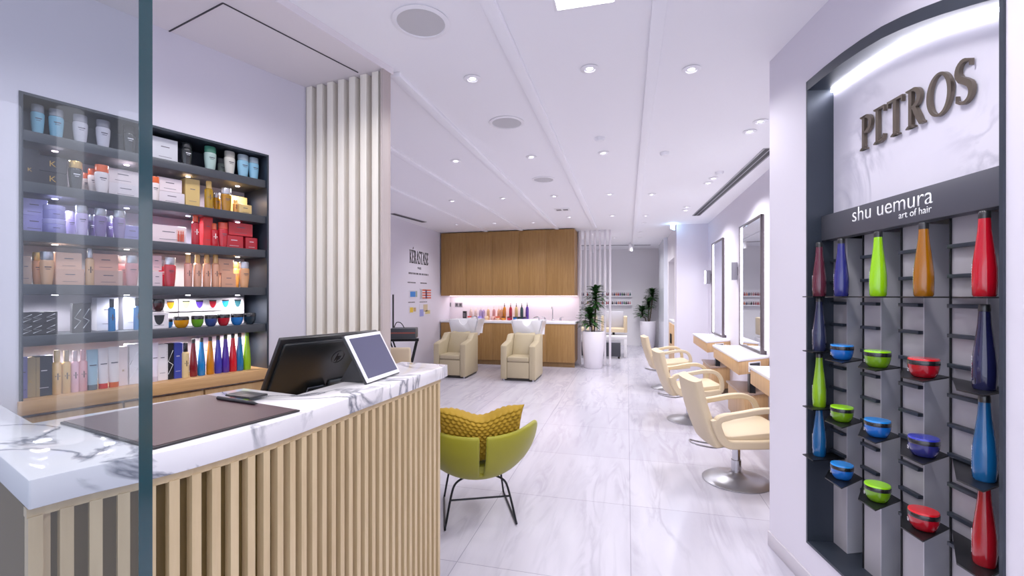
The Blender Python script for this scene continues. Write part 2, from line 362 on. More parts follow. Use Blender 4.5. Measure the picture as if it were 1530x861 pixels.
# ================================================================ CEILING FITTINGS
def lamp(kind, loc, power, col=(1, .97, 1), size=.05, cone=130, blend=.7):
    l = bpy.data.lights.new('lamp', kind); l.energy = power; l.color = col
    if kind == 'SPOT': l.spot_size = R(cone); l.spot_blend = blend; l.shadow_soft_size = size
    else: l.shadow_soft_size = size
    o = bpy.data.objects.new('lamp', l); COL.objects.link(o); o.location = loc; return o
DLR = mat('downlight_rim', '#f3f2f7', .4); DLN = mat('downlight_cup', '#cfcdd6', .3, .5)
proto = thing('ceiling_downlight', '', 'ceiling light', (0, 0, 0), 0, 'recessed round downlights in the ceiling')
MB().lathe([(.032, -.001), (.055, -.002), (.058, -.006), (.034, -.012), (.030, -.004)]).build('rim', DLR, proto)
MB().lathe([(.0, -.0015), (.02, -.0015), (.02, -.004), (0, -.004)]).build('bulb', LAMPE, proto)
DL = [(706, 117, 'first ceiling row, below the large round speaker'), (881, 102, 'first ceiling row, between two ceiling battens'), (1033, 103, 'first ceiling row, nearest the display wall'),
 (681, 240, 'second ceiling row, nearest the slatted recess'), (794, 234, 'second ceiling row, beyond the middle speaker'), (902, 228, 'second ceiling row, beside the slim sensor'), (1136, 181, 'paired spots before the nearer mirror, closer one'), (1120, 196, 'paired spots before the nearer mirror, further one'),
 (676, 300, 'third ceiling row, nearest the text wall'), (752, 296, 'third ceiling row, second from the text wall'), (828, 293, 'third ceiling row, beside the small twin grille'), (911, 290, 'third ceiling row, on the middle strip'), (974, 290, 'third ceiling row, beyond the right batten'),
 (1058, 273, 'before the further mirror, closer of the pair'), (1066, 266, 'before the gap between the two mirrors'), (683, 335, 'fourth ceiling row above the wood cupboards, beside the text wall'), (739, 333, 'fourth ceiling row above the wood cupboards, second one'),
 (797, 332, 'fourth ceiling row above the wood cupboards, third one'), (851, 324, 'fourth ceiling row, above the tap end of the cupboards'), (915, 322, 'fourth ceiling row, before the white screen slats'), (965, 322, 'fourth ceiling row, before the passage'), (962, 333, 'passage ceiling, just beyond the fourth row'),
 (1026, 309, 'beside the slot vent end, closer of the pair'), (1024, 314, 'beside the slot vent end, further of the pair'), (918, 355, 'far room ceiling, above the cream pedicure chair'), (958, 347, 'far room ceiling, first of three towards the tall plant'), (956, 355, 'far room ceiling, middle of three towards the tall plant'), (954, 362, 'far room ceiling, last of three towards the tall plant'),
 (863, 351, 'far room ceiling, beside the wood cupboard end'), (871, 357, 'far room ceiling, behind the first screen slats'), (886, 350, 'far room ceiling, behind the middle screen slats')]
for i, (px, py, t) in enumerate(DL):
    p = G(px, py, CEIL)
    if i == 0: o = proto; o.location = p; o['label'] = 'recessed round downlight, '+t
    else: o = dup(proto, p, 0, 'recessed round downlight, '+t)
    lamp('SPOT', p-Vector((0, 0, .03)), 55 if p.x > .85 and p.y < 9 else (24 if p.y < 6 else (27 if p.y < 9.6 else 42)), size=.05, cone=140)
# unseen fill spots added to brighten the entry, the display and the reception
for x, y, e in ((-.25, 1.4, 18), (.5, 1.7, 30), (.5, .9, 34), (-1.0, .4, 28), (.6, -.2, 28), (-.3, -.6, 28)):
    lamp('SPOT', (x, y, CEIL-.03), e, size=.08, cone=150)
for a_, z_ in ((-1.25, 1.75), (-1.05, 2.25), (-1.6, 1.1)):
    lamp('SPOT', cw(a_, z_, CEIL-.06), 20, size=.08, cone=150)
def disc(px, py, r, label):
    p = G(px, py, CEIL); t = thing('ceiling_speaker', label, 'speaker', p, 0, 'round speakers in the ceiling')
    MB().lathe([(r*.9, -.001), (r*1.08, -.001), (r*1.1, -.006), (r*.92, -.01), (r*.9, -.005)], seg=40).build('rim', DLR, t)
    MB().lathe([(0, -.006), (r*.91, -.005), (r*.91, -.001), (0, -.001)], seg=40).build('grille', mat('speaker_grille', '#c4c3c6', .7), t)
disc(629, 33, .135, 'large round grey ceiling speaker nearest the reception desk')
disc(757, 183, .13, 'round grey ceiling speaker midway to the wood cupboards')
disc(812, 268, .13, 'faint round ceiling speaker nearest the wood cupboards')
p = G(840, 313, CEIL); t = thing('ceiling_vent', 'small white ceiling plate with two dark slots', 'vent', p)
MB().box(-.12, .12, -.12, .12, -.008, -.001, .002).build('plate', DLR, t)
for x in (-.055, .055): MB().box(x-.04, x+.04, -.05, .05, -.0105, -.008).build('slot', mat('slot_grey', '#77767c', .5), t)
for px, py, lb in ((896, 206, 'small white smoke detector on the middle ceiling strip'), (993, 228, 'small white sensor on the ceiling near the slot vent'), (1075, 257, 'small white sensor on the ceiling above the mirrors')):
    tag(MB().lathe([(.045, 0), (.045, -.012), (.03, -.03), (0, -.032)]).build('smoke_detector', DLR, None, G(px, py, CEIL-.001)), lb, 'detector', 'small round sensors on the ceiling')
def slot(a, b, wd, label, n):
    d = (b-a); l = d.length; t = thing('slot_diffuser', label, 'air vent', a, math.atan2(d.y, d.x))
    MB().box(0, l, -wd/2-.012, wd/2+.012, -.006, -.0005).build('frame', mat('diffuser_frame', '#8f8d93', .4, .4), t)
    for k in range(n):
        y = -wd/2+wd*(k+.5)/n; MB().box(.01, l-.01, y-wd/n*.36, y+wd/n*.36, -.0085, -.006).build('slot', mat('slot_black', '#121216', .6), t)
slot(G(1152, 221, CEIL), G(1040, 322, CEIL), .11, 'long black double slot air diffuser in the ceiling along the mirrors', 2)
slot(G(586, 319, CEIL), G(634, 332, CEIL), .09, 'short dark slot air diffuser in the ceiling by the text wall', 1)
slot(G(862, 367, CEIL), G(972, 366, CEIL), .07, 'thin dark slot diffuser along the ceiling of the far room', 1)
p = G(875, 8.5, CEIL); t = thing('ceiling_panel_light', 'bright rectangular light panel in the ceiling at the top edge', 'ceiling light', p)
MB().box(-.15, .15, -.3, 0, -.008, -.001, .002).build('frame', DLR, t); MB().box(-.135, .135, -.285, -.012, -.010, -.008).build('diffuser', mat('panel_glow', '#ffffff', .5, emit=3.5, ecol='#f4faff'), t)
t = thing('exit_sign', 'small glowing white and blue sign hanging from the ceiling by the pier', 'sign', P(1005, 336, 8.9)); t.rotation_euler.z = R(70)
MB().box(-.13, .13, -.012, .012, -.09, .05, .004).build('sign_face', EXITE, t); MB().cyl(.006, 0, 0, .05, CEIL-t.location.z, 8).build('stem', CHROME, t)
pb_ = lamp('POINT', t.location+Vector((-.02, -.08, .02)), .5, (.45, .75, 1), .04)
# track spots of the far room
for px, py, Z, lb in ((942, 372, 12.2, 'white track spotlight hanging in the far room'), (887, 375, 12.6, 'white track spotlight behind the screen slats')):
    b = P(px, py, Z); t = thing('track_spotlight', lb, 'spotlight', b, 0, 'track spotlights of the far room')
    MB().cyl(.008, 0, 0, .1, CEIL-b.z, 8).build('stem', DLR, t); MB().lathe([(.03, .12), (.05, .1), (.055, -.06), (.045, -.06)]).build('lamp_head', DLR, t)
    MB().lathe([(0, -.055), (.044, -.055), (.044, -.05), (0, -.05)]).build('bulb', LAMPE, t); lamp('SPOT', b-Vector((0, 0, .08)), 25, size=.04, cone=120)
# ================================================================ RECEPTION DESK
HT, HB = 1.138, 1.078
fb = [(42, 764), (128, 741), (229, 717), (311, 694.5), (418, 660), (533, 615.5), (600, 590), (662, 566)]
front = []
for (x, y) in fb: p = G(x, y, HB); front.append(Vector((p.x, p.y)))
def smooth_poly(pts, n=6):
    out = []
    for i in range(len(pts)-1):
        p0, p1, p2, p3 = pts[max(i-1, 0)], pts[i], pts[i+1], pts[min(i+2, len(pts)-1)]
        for k in range(n):
            t = k/n; out.append(.5*((2*p1)+(p2-p0)*t+(2*p0-5*p1+4*p2-p3)*t*t+(3*p1-p0-3*p2+p3)*t**3))
    return out+[pts[-1]]
fr = smooth_poly(front, 6)
def xy(p): return Vector((p.x, p.y))
wo = xy(cw(-.947, .891)); wd_ = xy(cw(-1.153, 1.025))-wo; wd_ = wd_.normalized()
left_out = wo+wd_*1.40
inner = [xy(G(600, 540.5, HT)), xy(G(522, 568, HT)), xy(G(444, 590, HT)), xy(G(365, 580, HT)), xy(G(50, 632, HT))]
left_in = inner[-1]+wd_*.72
endc = xy(G(669, 545, HT))
top = fr+[endc]+inner+[left_in, left_out]
desk = thing('reception_desk', 'curved reception desk with white marble top and vertical oak slats', 'reception desk', (0, 0, 0))
bm = MB(); bm.prism([tuple(p) for p in top], HB, HT, None, .004); bm.build('countertop', COUNTER, desk)
def offset(pts, d):
    out = []
    for i, p in enumerate(pts):
        a = pts[max(i-1, 0)]; b = pts[min(i+1, len(pts)-1)]; t = (b-a).normalized(); out.append(p+Vector((-t.y, t.x))*d)
    return out
# order: wing end -> near corner -> far end; the room side lies to the right of travel, so a positive offset goes inside
run = [left_out]+[wo]+fr[1:]
body_f = [left_out+Vector((-wd_.y, wd_.x))*-.03]+offset(fr, .035)
body_b = offset(fr, .065)[::-1]+[left_out+Vector((-wd_.y, wd_.x))*-.06]
endi = inner[0]
d_end = (inner[0]-endc).normalized()
b = MB(); b.prism([tuple(p) for p in body_f+body_b], 0, HB-.0005)
e0 = body_f[-1]; e1 = e0+d_end*.17; en = Vector((-d_end.y, d_end.x))
b.prism([tuple(p) for p in (e0, e1, e1+en*.03, e0+en*.03)], 0, HB-.0005)
b.build('front_panel', SLATD, desk)
sl = MB(); path = offset(fr, .018); acc = 0; nxt = .012; pitch = .046
def slat(c, t): 
    n = Vector((t.y, -t.x)); q = [c-t*.0115-n*.016, c+t*.0115-n*.016, c+t*.0105+n*.008, c-t*.0105+n*.008]
    sl.prism([tuple(p) for p in q], .0, HB-.018)
for a, c in zip(path, path[1:]):
    l = (c-a).length; t = (c-a).normalized()
    while nxt <= acc+l:
        slat(a+t*(nxt-acc), t); nxt += pitch
    acc += l
k = 0
while .05+k*pitch < 1.3:
    slat(wo+wd_*(.035+k*pitch)+Vector((wd_.y, -wd_.x))*.02, -wd_); k += 1
sl.build('slat_cladding', SLATW, desk)
lip = MB(); pp = offset(fr, .014); qq = offset(fr, .04)
lip.prism([tuple(p) for p in pp+qq[::-1]], HB-.02, HB-.0008); lip.build('top_rail', SLATW, desk)
dk = MB(); inn = offset(fr, .08)
dk.prism([tuple(p) for p in inn[14:]+[inner[0]+Vector((-.35, -.1)), inner[2]+Vector((-.3, .1)), inner[3]]], .72, .75)
dk.build('inner_desktop', OAKL, desk)
# desk pad, pen, card, tablet, monitor
cpts = [G(102, 630, HT), G(216, 679, HT), G(435.6, 617, HT), G(322, 591, HT)]
ctr = sum(cpts, Vector())/4; e = ((cpts[2]-cpts[1])+(cpts[3]-cpts[0]))/2; ew = e.length; e.normalize(); f = ((cpts[3]-cpts[2])+(cpts[0]-cpts[1]))/2; fw_ = abs(f.dot(Vector((-e.y, e.x, 0)))) or .45
pz = math.atan2(e.y, e.x)
t = thing('desk_pad', 'large dark brown leather desk pad on the marble counter', 'desk pad', (ctr.x, ctr.y, HT+.0002), pz)
MB().box(-ew/2, ew/2, -fw_/2, fw_/2, 0, .006, .002).build('pad_base', mat('pad_black', '#1f1b1e', .5), t)
MB().box(-ew/2+.006, ew/2-.006, -fw_/2+.006, fw_/2-.006, .006, .0075).build('leather_top', mat('brown_leather', '#4a3438', .42, var=.08, vscale=60), t)
HP = HT+.0078
a, b2 = G(326, 597, HP), G(385, 606, HP); d = (b2-a); t = thing('pen', 'black ballpoint pen with silver tip on the desk pad', 'pen', (a.x, a.y, HP+.0055), math.atan2(d.y, d.x))
l = d.length; MB().tube([(0, 0, 0), (l*.45, 0, 0)], .0065, 10).build('cap', BLACK, t); MB().tube([(l*.45, 0, 0), (l*.9, 0, 0), (l, 0, 0)], [.006, .0055, .0016], 10).build('barrel', BLACK, t)
MB().tube([(l*.44, 0, 0), (l*.47, 0, 0)], .0055, 10).build('ring', CHROME, t)
cp = [G(343, 596, HT), G(357, 589.5, HT), G(394, 594.5, HT), G(380, 601.5, HT)]
cc = sum(cp, Vector())/4; d = cp[2]-cp[1]
t = thing('card_holder', 'flat black card wallet lying at the edge of the desk pad', 'card wallet', (cc.x, cc.y, HP), math.atan2(d.y, d.x))
MB().box(-.065, .065, -.035, .035, 0, .008, .003).build('cover', BLACK, t); MB().box(-.06, .06, .03, .0365, .002, .006).build('paper_edge', TEXTW, t)
BL, BR = cw(-.585, 1.851, HT), cw(-.521, 2.122, HT); d = BR-BL; tz = math.atan2(d.y, d.x); tw = d.length
t = thing('tablet', 'white framed tablet propped on a black folio stand', 'tablet', (BL.x, BL.y, HT+.0005), tz)
lean = Matrix.Rotation(R(-29), 4, 'X')   # top leans back (+y local)
def leanbox(x0, x1, y0, y1, z0, z1, bev): return MB().box(x0, x1, y0, y1, z0, z1, bev, 2, lean)
leanbox(-.006, tw+.006, .004, .014, .002, .226, .004).build('folio_cover', BLACK, t)
leanbox(0, tw, -.003, .0045, .006, .222, .003).build('tablet_body', WHITE, t)
leanbox(.014, tw-.014, -.0036, -.003, .022, .206, 0).build('screen', mat('tablet_screen', '#45465f', .12, emit=.12, ecol='#50507a'), t)
MB().yz([(.008, 0), (.15, 0), (.075, .12)], .03, tw-.03).build('folio_stand', BLACK, t)
# monitor
m0, m1 = cw(-.99, 1.95, 1.31), cw(-.711, 2.42, 1.31); d = m1-m0; mw = d.length; mz = math.atan2(d.y, d.x)
t = thing('computer_monitor', 'black desktop monitor seen from behind on the inner desk', 'monitor', (m0.x, m0.y, .75), mz)
# local: x along, -y towards the visitors (back of the screen), z up; bottom leans towards the staff side
mt = Matrix.Translation((0, 0, .56)) @ Matrix.Rotation(R(30), 4, 'X')
MB().box(0, mw, .0, .02, -.36, 0, .004, 2, mt).build('bezel', BLACK, t)
MB().box(.015, mw-.015, -.016, .002, -.35, -.018, .012, 3, mt).build('rear_cover', mat('monitor_back', '#1c1f21', .25, var=.1), t)
MB().box(.012, mw-.012, .02, .0206, -.345, -.012, 0, 2, mt).build('screen', mat('dark_screen', '#0c0d10', .1), t)
rg = MB(); rg.tube([(mw*.60+.035*math.cos(2*PI*i/32), -.0165, -.12+.035*math.sin(2*PI*i/32)) for i in range(32)], .0016, 6, True, None, mt)
rg.tube([(mw*.60-.012, -.0165, -.143), (mw*.60-.004, -.0165, -.100)], .0018, 6, False, None, mt); rg.tube([(mw*.60-.008, -.0165, -.12), (mw*.60, -.0165, -.117), (mw*.60-.003, -.0165, -.138)], .0016, 6, False, None, mt)
rg.tube([(mw*.60+.008, -.0165, -.118), (mw*.60+.001, -.0165, -.152)], .0018, 6, False, None, mt); rg.tube([(mw*.60+.008, -.0165, -.118), (mw*.60+.017, -.0165, -.118), (mw*.60+.013, -.0165, -.136), (mw*.60+.004, -.0165, -.136)], .0016, 6, False, None, mt)
rg.build('round_emblem', mat('emblem_grey', '#0a0b0c', .15, .5), t)
MB().box(mw*.40, mw*.56, -.0172, -.016, -.318, -.288, 0, 2, mt).build('paper_label', mat('grey_label', '#8f95a8', .4), t)
MB().box(mw*.60, mw*.82, -.03, -.012, -.30, -.262, .012, 3, mt).build('hinge_cover', mat('hinge_grey', '#3b4144', .3), t)
MB().box(mw*.5-.05, mw*.5+.05, .09, .14, .0, .30, .006).build('stand_post', BLACK, t); MB().box(mw*.5-.14, mw*.5+.14, .08, .28, .0, .014, .004).build('stand_base', BLACK, t)
# ================================================================ PRODUCT NICHE
SHZ = [2.203, 1.986, 1.778, 1.549, 1.328]; LZ = 1.056
ns = thing('niche_shelving', 'dark slate shelving unit with lit shelves built into the white wall', 'shelving', LF.p(0, 0, 0), LF.rz)
MB().box(.0, NU, ND-.008, ND, NZ0, NZ1).build('back_panel', mat('niche_back', '#c9c2cc', .5), ns)
for x in (0.0, NU-.012): MB().box(x, x+.012, -.006, ND-.008, NZ0, NZ1).build('side_panel', SLATE, ns)
MB().box(.012, NU-.012, -.006, ND-.008, NZ1-.012, NZ1).build('top_panel', SLATE, ns)
MB().box(.012, NU-.012, ND-.012, ND-.008, SHZ[0], NZ1-.012).build('dark_back_panel', SLATE, ns)
for i, z in enumerate(SHZ):
    s = MB().box(.013, NU-.014, .004, ND-.009, z-.045, z, .001).build('shelf', SHELFM, ns)
    for q in (.13, .39, .66, .92):
        MB().lathe([(.011, z-.0475), (.011, z-.0452)], q, .10, 0, 12).build('puck_light', [LEDP, LEDV, LEDO, LED, LEDO][i], s)
        lamp('SPOT', LF.p(q, -.10, z-.055), [3.6, 3.6, 3.8, 3.4, 4.2][i], [(1, .86, .92), (.86, .84, 1), (1, .88, .80), (1, .95, 1), (1, .93, .92)][i], .03, 165, .5)
lg = MB().box(-.004, NU+.004, -.02, ND-.009, LZ-.06, LZ, .003).build('ledge', LEDGE, ns)
for k in range(3):
    dx = NU/3; MB().box(k*dx+.004, (k+1)*dx-.004, .002, .03, .62, LZ-.075, .002).build('drawer_front', OAKL, ns)
GRP = ['hair products on the top niche shelf', 'hair products on the second niche shelf', 'hair products on the third niche shelf', 'hair products on the fourth niche shelf', 'hair products on the lowest slate shelf', 'hair products on the wood ledge of the niche']
ROWN = ['top shelf', 'second shelf', 'third shelf', 'fourth shelf', 'fifth shelf', 'wood ledge']
def pm(c, rough=.22, trans=0, metal=0): return mat('product_%s_%d_%d' % (c[1:], int(trans*100), int(metal*10)), c, rough, metal, trans, coat=.3)
def tapebar(mb, w, y, z, h): mb.box(-w/2, w/2, y-.0006, y+.0006, z, z+h)
def product(row, kind, px, wpx, hpx, c1, c2, label, n=-.06, dz=0, extra=None):
    u = LF.U(px, n); Z = LF.depth(u, n); k = Z/F; z = (SHZ+[LZ])[row]+dz+.0004
    w, h = wpx*k, hpx*k
    if kind in ('bain', 'slim', 'tall', 'jar', 'bowl', 'tube'): w /= math.sqrt(1+((px-CX)/F)**2)**.85
    if kind in ('box', 'set', 'win'): u = min(max(u, .0145+w/2), NU-.0155-w/2)
    full = label+' on the '+ROWN[row]+' of the niche'
    if len(full.split()) > 16: full = label+' on the '+ROWN[row]
    loc = LF.p(u, n, z)
    N = {'bain': ('shampoo_bottle', 'bottle'), 'slim': ('spray_bottle', 'bottle'), 'tall': ('styling_bottle', 'bottle'), 'jar': ('cream_jar', 'jar'), 'bowl': ('hair_mask_jar', 'jar'), 'tube': ('product_tube', 'tube'), 'box': ('product_box', 'box'), 'win': ('window_box', 'box'), 'set': ('gift_box', 'box')}[kind]
    t = thing(N[0], full, N[1], loc, LF.rz, GRP[row]); r = w/2
    if kind == 'bain':
        tr = .35 if extra == 'clear' else 0
        MB().lathe([(r*.72, 0), (r*.76, .006), (r*.88, h*.25), (r*.97, h*.48), (r, h*.67), (r*.98, h*.715), (r*.88, h*.745)], sy=.8, seg=20).build('bottle_body', pm(c1, .2, tr), t)
        MB().lathe([(r*.84, h*.745), (r*.93, h*.76), (r*.94, h*.97), (r*.88, h)], sy=.8, seg=20).build('cap', pm(c2, .25, 0, .7 if c2 in ('#cfcfd6', '#c9a55a', '#d9b36a') else 0), t)
        lb = MB(); tapebar(lb, r*.9, -r*.80, h*.52, .004); tapebar(lb, r*.6, -r*.77, h*.46, .002)
        lb.build('label_print', pm('#e8e8ee' if sum(lin(c1)[:3]) < .5 else '#4a4450', .4), t)
    elif kind == 'slim':
        MB().lathe([(r*.92, 0), (r, .004), (r, h*.70), (r*.6, h*.74)], seg=18).build('bottle_body', pm(c1, .2, .3 if extra == 'clear' else 0), t)
        MB().lathe([(r*.62, h*.74), (r*.66, h*.75), (r*.66, h*.98), (r*.55, h)], seg=18).build('cap', pm(c2, .2, 0, .6 if c2 in ('#cfcfd6', '#c9a55a') else 0), t)
        lb = MB(); tapebar(lb, r*1.0, -r*.9, h*.40, .005); tapebar(lb, .004, -r*1.0, h*.33, .03); lb.build('label_print', pm('#4a3a3a' if sum(lin(c1)[:3]) > .6 else '#efe8e8', .4), t)
    elif kind == 'tall':
        MB().lathe([(r*.88, 0), (r, .006), (r*.98, h*.28), (r*.78, h*.55), (r*.54, h*.78), (r*.46, h*.89)], seg=20).build('bottle_body', pm(c1, .1), t)
        MB().lathe([(r*.47, h*.89), (r*.47, h*.99), (r*.4, h)], seg=20).build('cap', pm(c2, .3), t)
    elif kind == 'jar':
        MB().lathe([(r*.9, 0), (r, .005), (r, h*.6), (r*.94, h*.64)], seg=22).build('jar_body', pm(c1, .2), t)
        MB().lathe([(r*.98, h*.64), (r, h*.66), (r, h*.96), (r*.94, h)], seg=22).build('lid', pm(c2, .2), t)
        lb = MB(); tapebar(lb, r*.6, -r*.99, h*.34, .003); lb.build('label_print', pm('#55507a', .4), t)
    elif kind == 'bowl':
        MB().lathe([(r*.5, 0), (r*.75, h*.12), (r*.95, h*.4), (r, h*.68)], seg=22).build('jar_body', pm(c1, .12), t)
        MB().lathe([(r*1.01, h*.68), (r*1.02, h*.72), (r*1.02, h*.95), (r*.95, h)], seg=22).build('lid', pm(c2, .2), t)
    elif kind == 'tube':
        Hc = h*.13; MB().lathe([(r*.85, 0), (r*.88, .002), (r*.88, Hc)], seg=18).build('cap', pm(c2, .25), t)
        def fn(a, v):
            ang = a*2*PI; k1 = 1-v*.0; ry = r*.85*(1-v)**.8+.0012; rx = r*(.88+.14*v)
            return Vector((rx*math.cos(ang), ry*math.sin(ang), Hc+(h-Hc)*v))
        MB().grid(fn, 20, 8, True).build('tube_body', pm(c1, .25), t)
        lb = MB(); tapebar(lb, r*1.2, -r*.55, h*.60, .004); lb.build('label_print', pm('#4a4450', .4), t)
    elif kind in ('box', 'set', 'win'):
        dp = min(w*.9, .09)
        MB().box(-w/2, w/2, 0, dp, 0, h, .0012, 1).build('carton', pm(c1, .35), t)
        if kind == 'set':
            MB().box(w*.22, w*.44, -.0006, .0002, h*.12, h*.82).build('window', pm('#f2c9c0', .1), t)
            for q in (.27, .34, .40): MB().lathe([(w*.028, h*.14), (w*.028, h*.55), (w*.014, h*.58), (w*.014, h*.74)], q*w, -.004, 0, 10, 1, .3).build('printed_bottle', pm('#c8503c', .2), t)
        if kind == 'win':
            MB().xz(arc(0, h*.78, w*.26, h*.55, 180, 360, 10), -.0012, .0002).build('printed_bowl', pm(c2, .2), t)
            MB().box(-w*.27, w*.27, -.0014, .0002, h*.74, h*.84).build('printed_lid', pm('#22242a', .3), t)
        if extra == 'K': text_part('K', GOLD, t, w*.22, TM(-w*.11, -.0004, h*.36), 'emblem_letter', .0006)
        elif extra == 'zig':
            zb = MB(); zb.tube([(-w*.3, -.0005, h*.15), (w*.3, -.0005, h*.4), (-w*.3, -.0005, h*.5), (w*.3, -.0005, h*.8)], .0016, 6); zb.build('zigzag_print', TEXTW, t)
        else:
            lb = MB(); tapebar(lb, w*.34, -.0002, h*.62, .004); tapebar(lb, w*.5, -.0002, h*.2, .002)
            lb.build('label_print', pm('#5a5260' if sum(lin(c1)[:3]) > .6 else '#d8d4dc', .4), t)
    return t
B_ = -.16
SIL, GRY, ORG = '#cfcfd6', '#8f949e', '#e8622a'
# top shelf
product(0, 'bain', 56, 21, 45, '#7fb4cc', GRY, 'light blue shampoo bottle nearest the window end')
product(0, 'bain', 84, 23, 44, '#79b2cc', GRY, 'light blue shampoo bottle, second from the window end')
product(0, 'bain', 120, 23, 43, '#c9c6d0', '#9a98a2', 'pale grey shampoo bottle beside the light blue pair')
product(0, 'bain', 154, 22, 42, '#cfccd8', '#8f8e98', 'pale grey shampoo bottle beside the black bottle')
product(0, 'bain', 193, 19, 42, '#24262b', '#1a1b1f', 'black shampoo bottle seen through the glass pane')
product(0, 'box', 247, 32, 35, '#dedfe6', '', 'square white carton')
product(0, 'bain', 279, 17, 35, '#1f2224', '#15171a', 'black shampoo bottle beside the square white carton')
product(0, 'bain', 314, 19, 36, '#a9c3bd', '#3f7d68', 'pale green shampoo bottle with dark green cap')
product(0, 'bain', 331, 12, 28, '#a9b5a8', '#8a8a88', 'grey green bottle half hidden behind the cream one', B_)
product(0, 'bain', 343, 17, 35, '#d3d0c6', '#b0aca4', 'cream white shampoo bottle with silver cap')
product(0, 'bain', 363, 18, 34, '#8cc0da', '#9fb0bc', 'light blue shampoo bottle beside the cream white one')
product(0, 'bain', 379, 16, 33, '#86bcd8', '#9fb0bc', 'light blue shampoo bottle last before the dark end panel')
# second shelf
product(1, 'box', 41, 20, 52, '#2e2d33', '', 'tall black carton with gold letter at the window end', extra='K')
product(1, 'box', 79, 32, 22, '#2e2d33', '', 'lower black carton with gold letter', extra='K')
product(1, 'box', 79, 31, 23, '#34333a', '', 'upper black carton with gold letter', dz=.0665, extra='K')
product(1, 'bain', 113, 22, 43, '#26262b', '#d9b36a', 'black shampoo bottle with gold cap')
product(1, 'bain', 128, 12, 33, '#efe0dc', ORG, 'white bottle with orange cap, furthest back of three', B_)
product(1, 'bain', 139, 16, 38, '#f2e6e4', ORG, 'white bottle with orange cap, middle of three', -.11)
product(1, 'bain', 152, 22, 43, '#f0e4e6', ORG, 'white bottle with orange cap, front of three')
product(1, 'box', 188, 40, 20, '#e6dade', '', 'lower pale pink carton of the stack by the glass edge')
product(1, 'box', 184, 38, 21, '#f0dfe0', '', 'upper pale pink carton of the stack by the glass edge', dz=.0655)
product(1, 'bain', 209, 13, 34, '#f2e6e4', ORG, 'white bottle with orange cap behind the glass edge', B_)
product(1, 'bain', 231, 15, 37, '#f2e4e2', ORG, 'white bottle with orange cap just past the glass edge')
product(1, 'box', 257, 33, 18, '#e6dce2', '', 'lower pale pink carton beside the tall gold box')
product(1, 'box', 254, 31, 20, '#efe0e4', '', 'upper pale pink carton beside the tall gold box', dz=.0645)
product(1, 'box', 288, 19, 42, '#d8b872', '', 'tall plain gold carton')
product(1, 'slim', 312, 13, 42, '#c99a1c', '#d9b36a', 'slim bottle of golden oil with gold pump', extra='clear')
product(1, 'bain', 324, 12, 29, '#c58a14', SIL, 'small amber oil bottle behind the gold pair', -.12, 0, 'clear')
product(1, 'bain', 338, 16, 35, '#c98e18', SIL, 'amber oil bottle with silver cap', extra='clear')
product(1, 'box', 357, 24, 30, '#d4b268', '', 'gold carton at the back by the end panel', B_)
product(1, 'slim', 352, 8, 22, '#e2a55a', '#d9b36a', 'little amber bottle before the gold cartons', -.10)
product(1, 'box', 367, 18, 15, '#dcbb74', '', 'low gold carton by the end panel')
# third shelf
product(2, 'box', 46, 29, 25, '#9d98dc', '', 'lower lavender carton at the window end')
product(2, 'box', 45, 29, 25, '#aaa6e6', '', 'upper lavender carton at the window end', dz=.0725)
product(2, 'jar', 81, 34, 21, '#9a96d8', '#b6b2ea', 'lower lavender jar of the stacked pair')
product(2, 'jar', 81, 33, 21, '#a29ee0', '#bab6ee', 'upper lavender jar of the stacked pair', dz=.0615)
product(2, 'bain', 106, 18, 37, '#b6a6d6', '#d2c8e6', 'matt lilac shampoo bottle behind the silver capped one', -.12)
product(2, 'bain', 122, 20, 45, '#c2b2de', SIL, 'lilac shampoo bottle with silver cap')
product(2, 'bain', 137, 12, 36, '#5a4a76', SIL, 'dark violet bottle at the back, beside the lilac bottle', B_)
product(2, 'bain', 150, 19, 43, '#8a78a8', SIL, 'violet shampoo bottle with silver cap')
product(2, 'bain', 164, 12, 36, '#5a4a76', SIL, 'dark violet bottle at the back between two violet ones', B_)
product(2, 'bain', 178, 19, 42, '#8e7cac', SIL, 'violet shampoo bottle beside the small lavender carton')
product(2, 'box', 198, 22, 21, '#8f88c4', '', 'small lavender carton beside the glass edge')
product(2, 'set', 252, 46, 26, '#ecd8dc', '', 'wide pale gift box with bottle picture')
product(2, 'slim', 292, 12, 47, '#b81a28', '#e85a3a', 'slim red spray bottle with orange cap')
product(2, 'slim', 302, 10, 34, '#a01420', '#c03030', 'dark red bottle at the back beside the spray', B_)
product(2, 'box', 311, 13, 47, '#cc1f22', '', 'tall red carton')
product(2, 'slim', 320, 11, 35, '#c01c28', '#e0603a', 'short red bottle beside the tall red carton')
product(2, 'bain', 333, 16, 37, '#c2202c', '#d84a34', 'red shampoo bottle with round cap')
product(2, 'box', 350, 26, 19, '#b81c28', '', 'lower red carton beside the round capped bottle')
product(2, 'box', 376, 17, 18, '#b01a28', '', 'small red carton beside the end panel')
product(2, 'box', 360, 34, 19, '#cc2630', '', 'upper red carton bridging the two below', dz=.078)
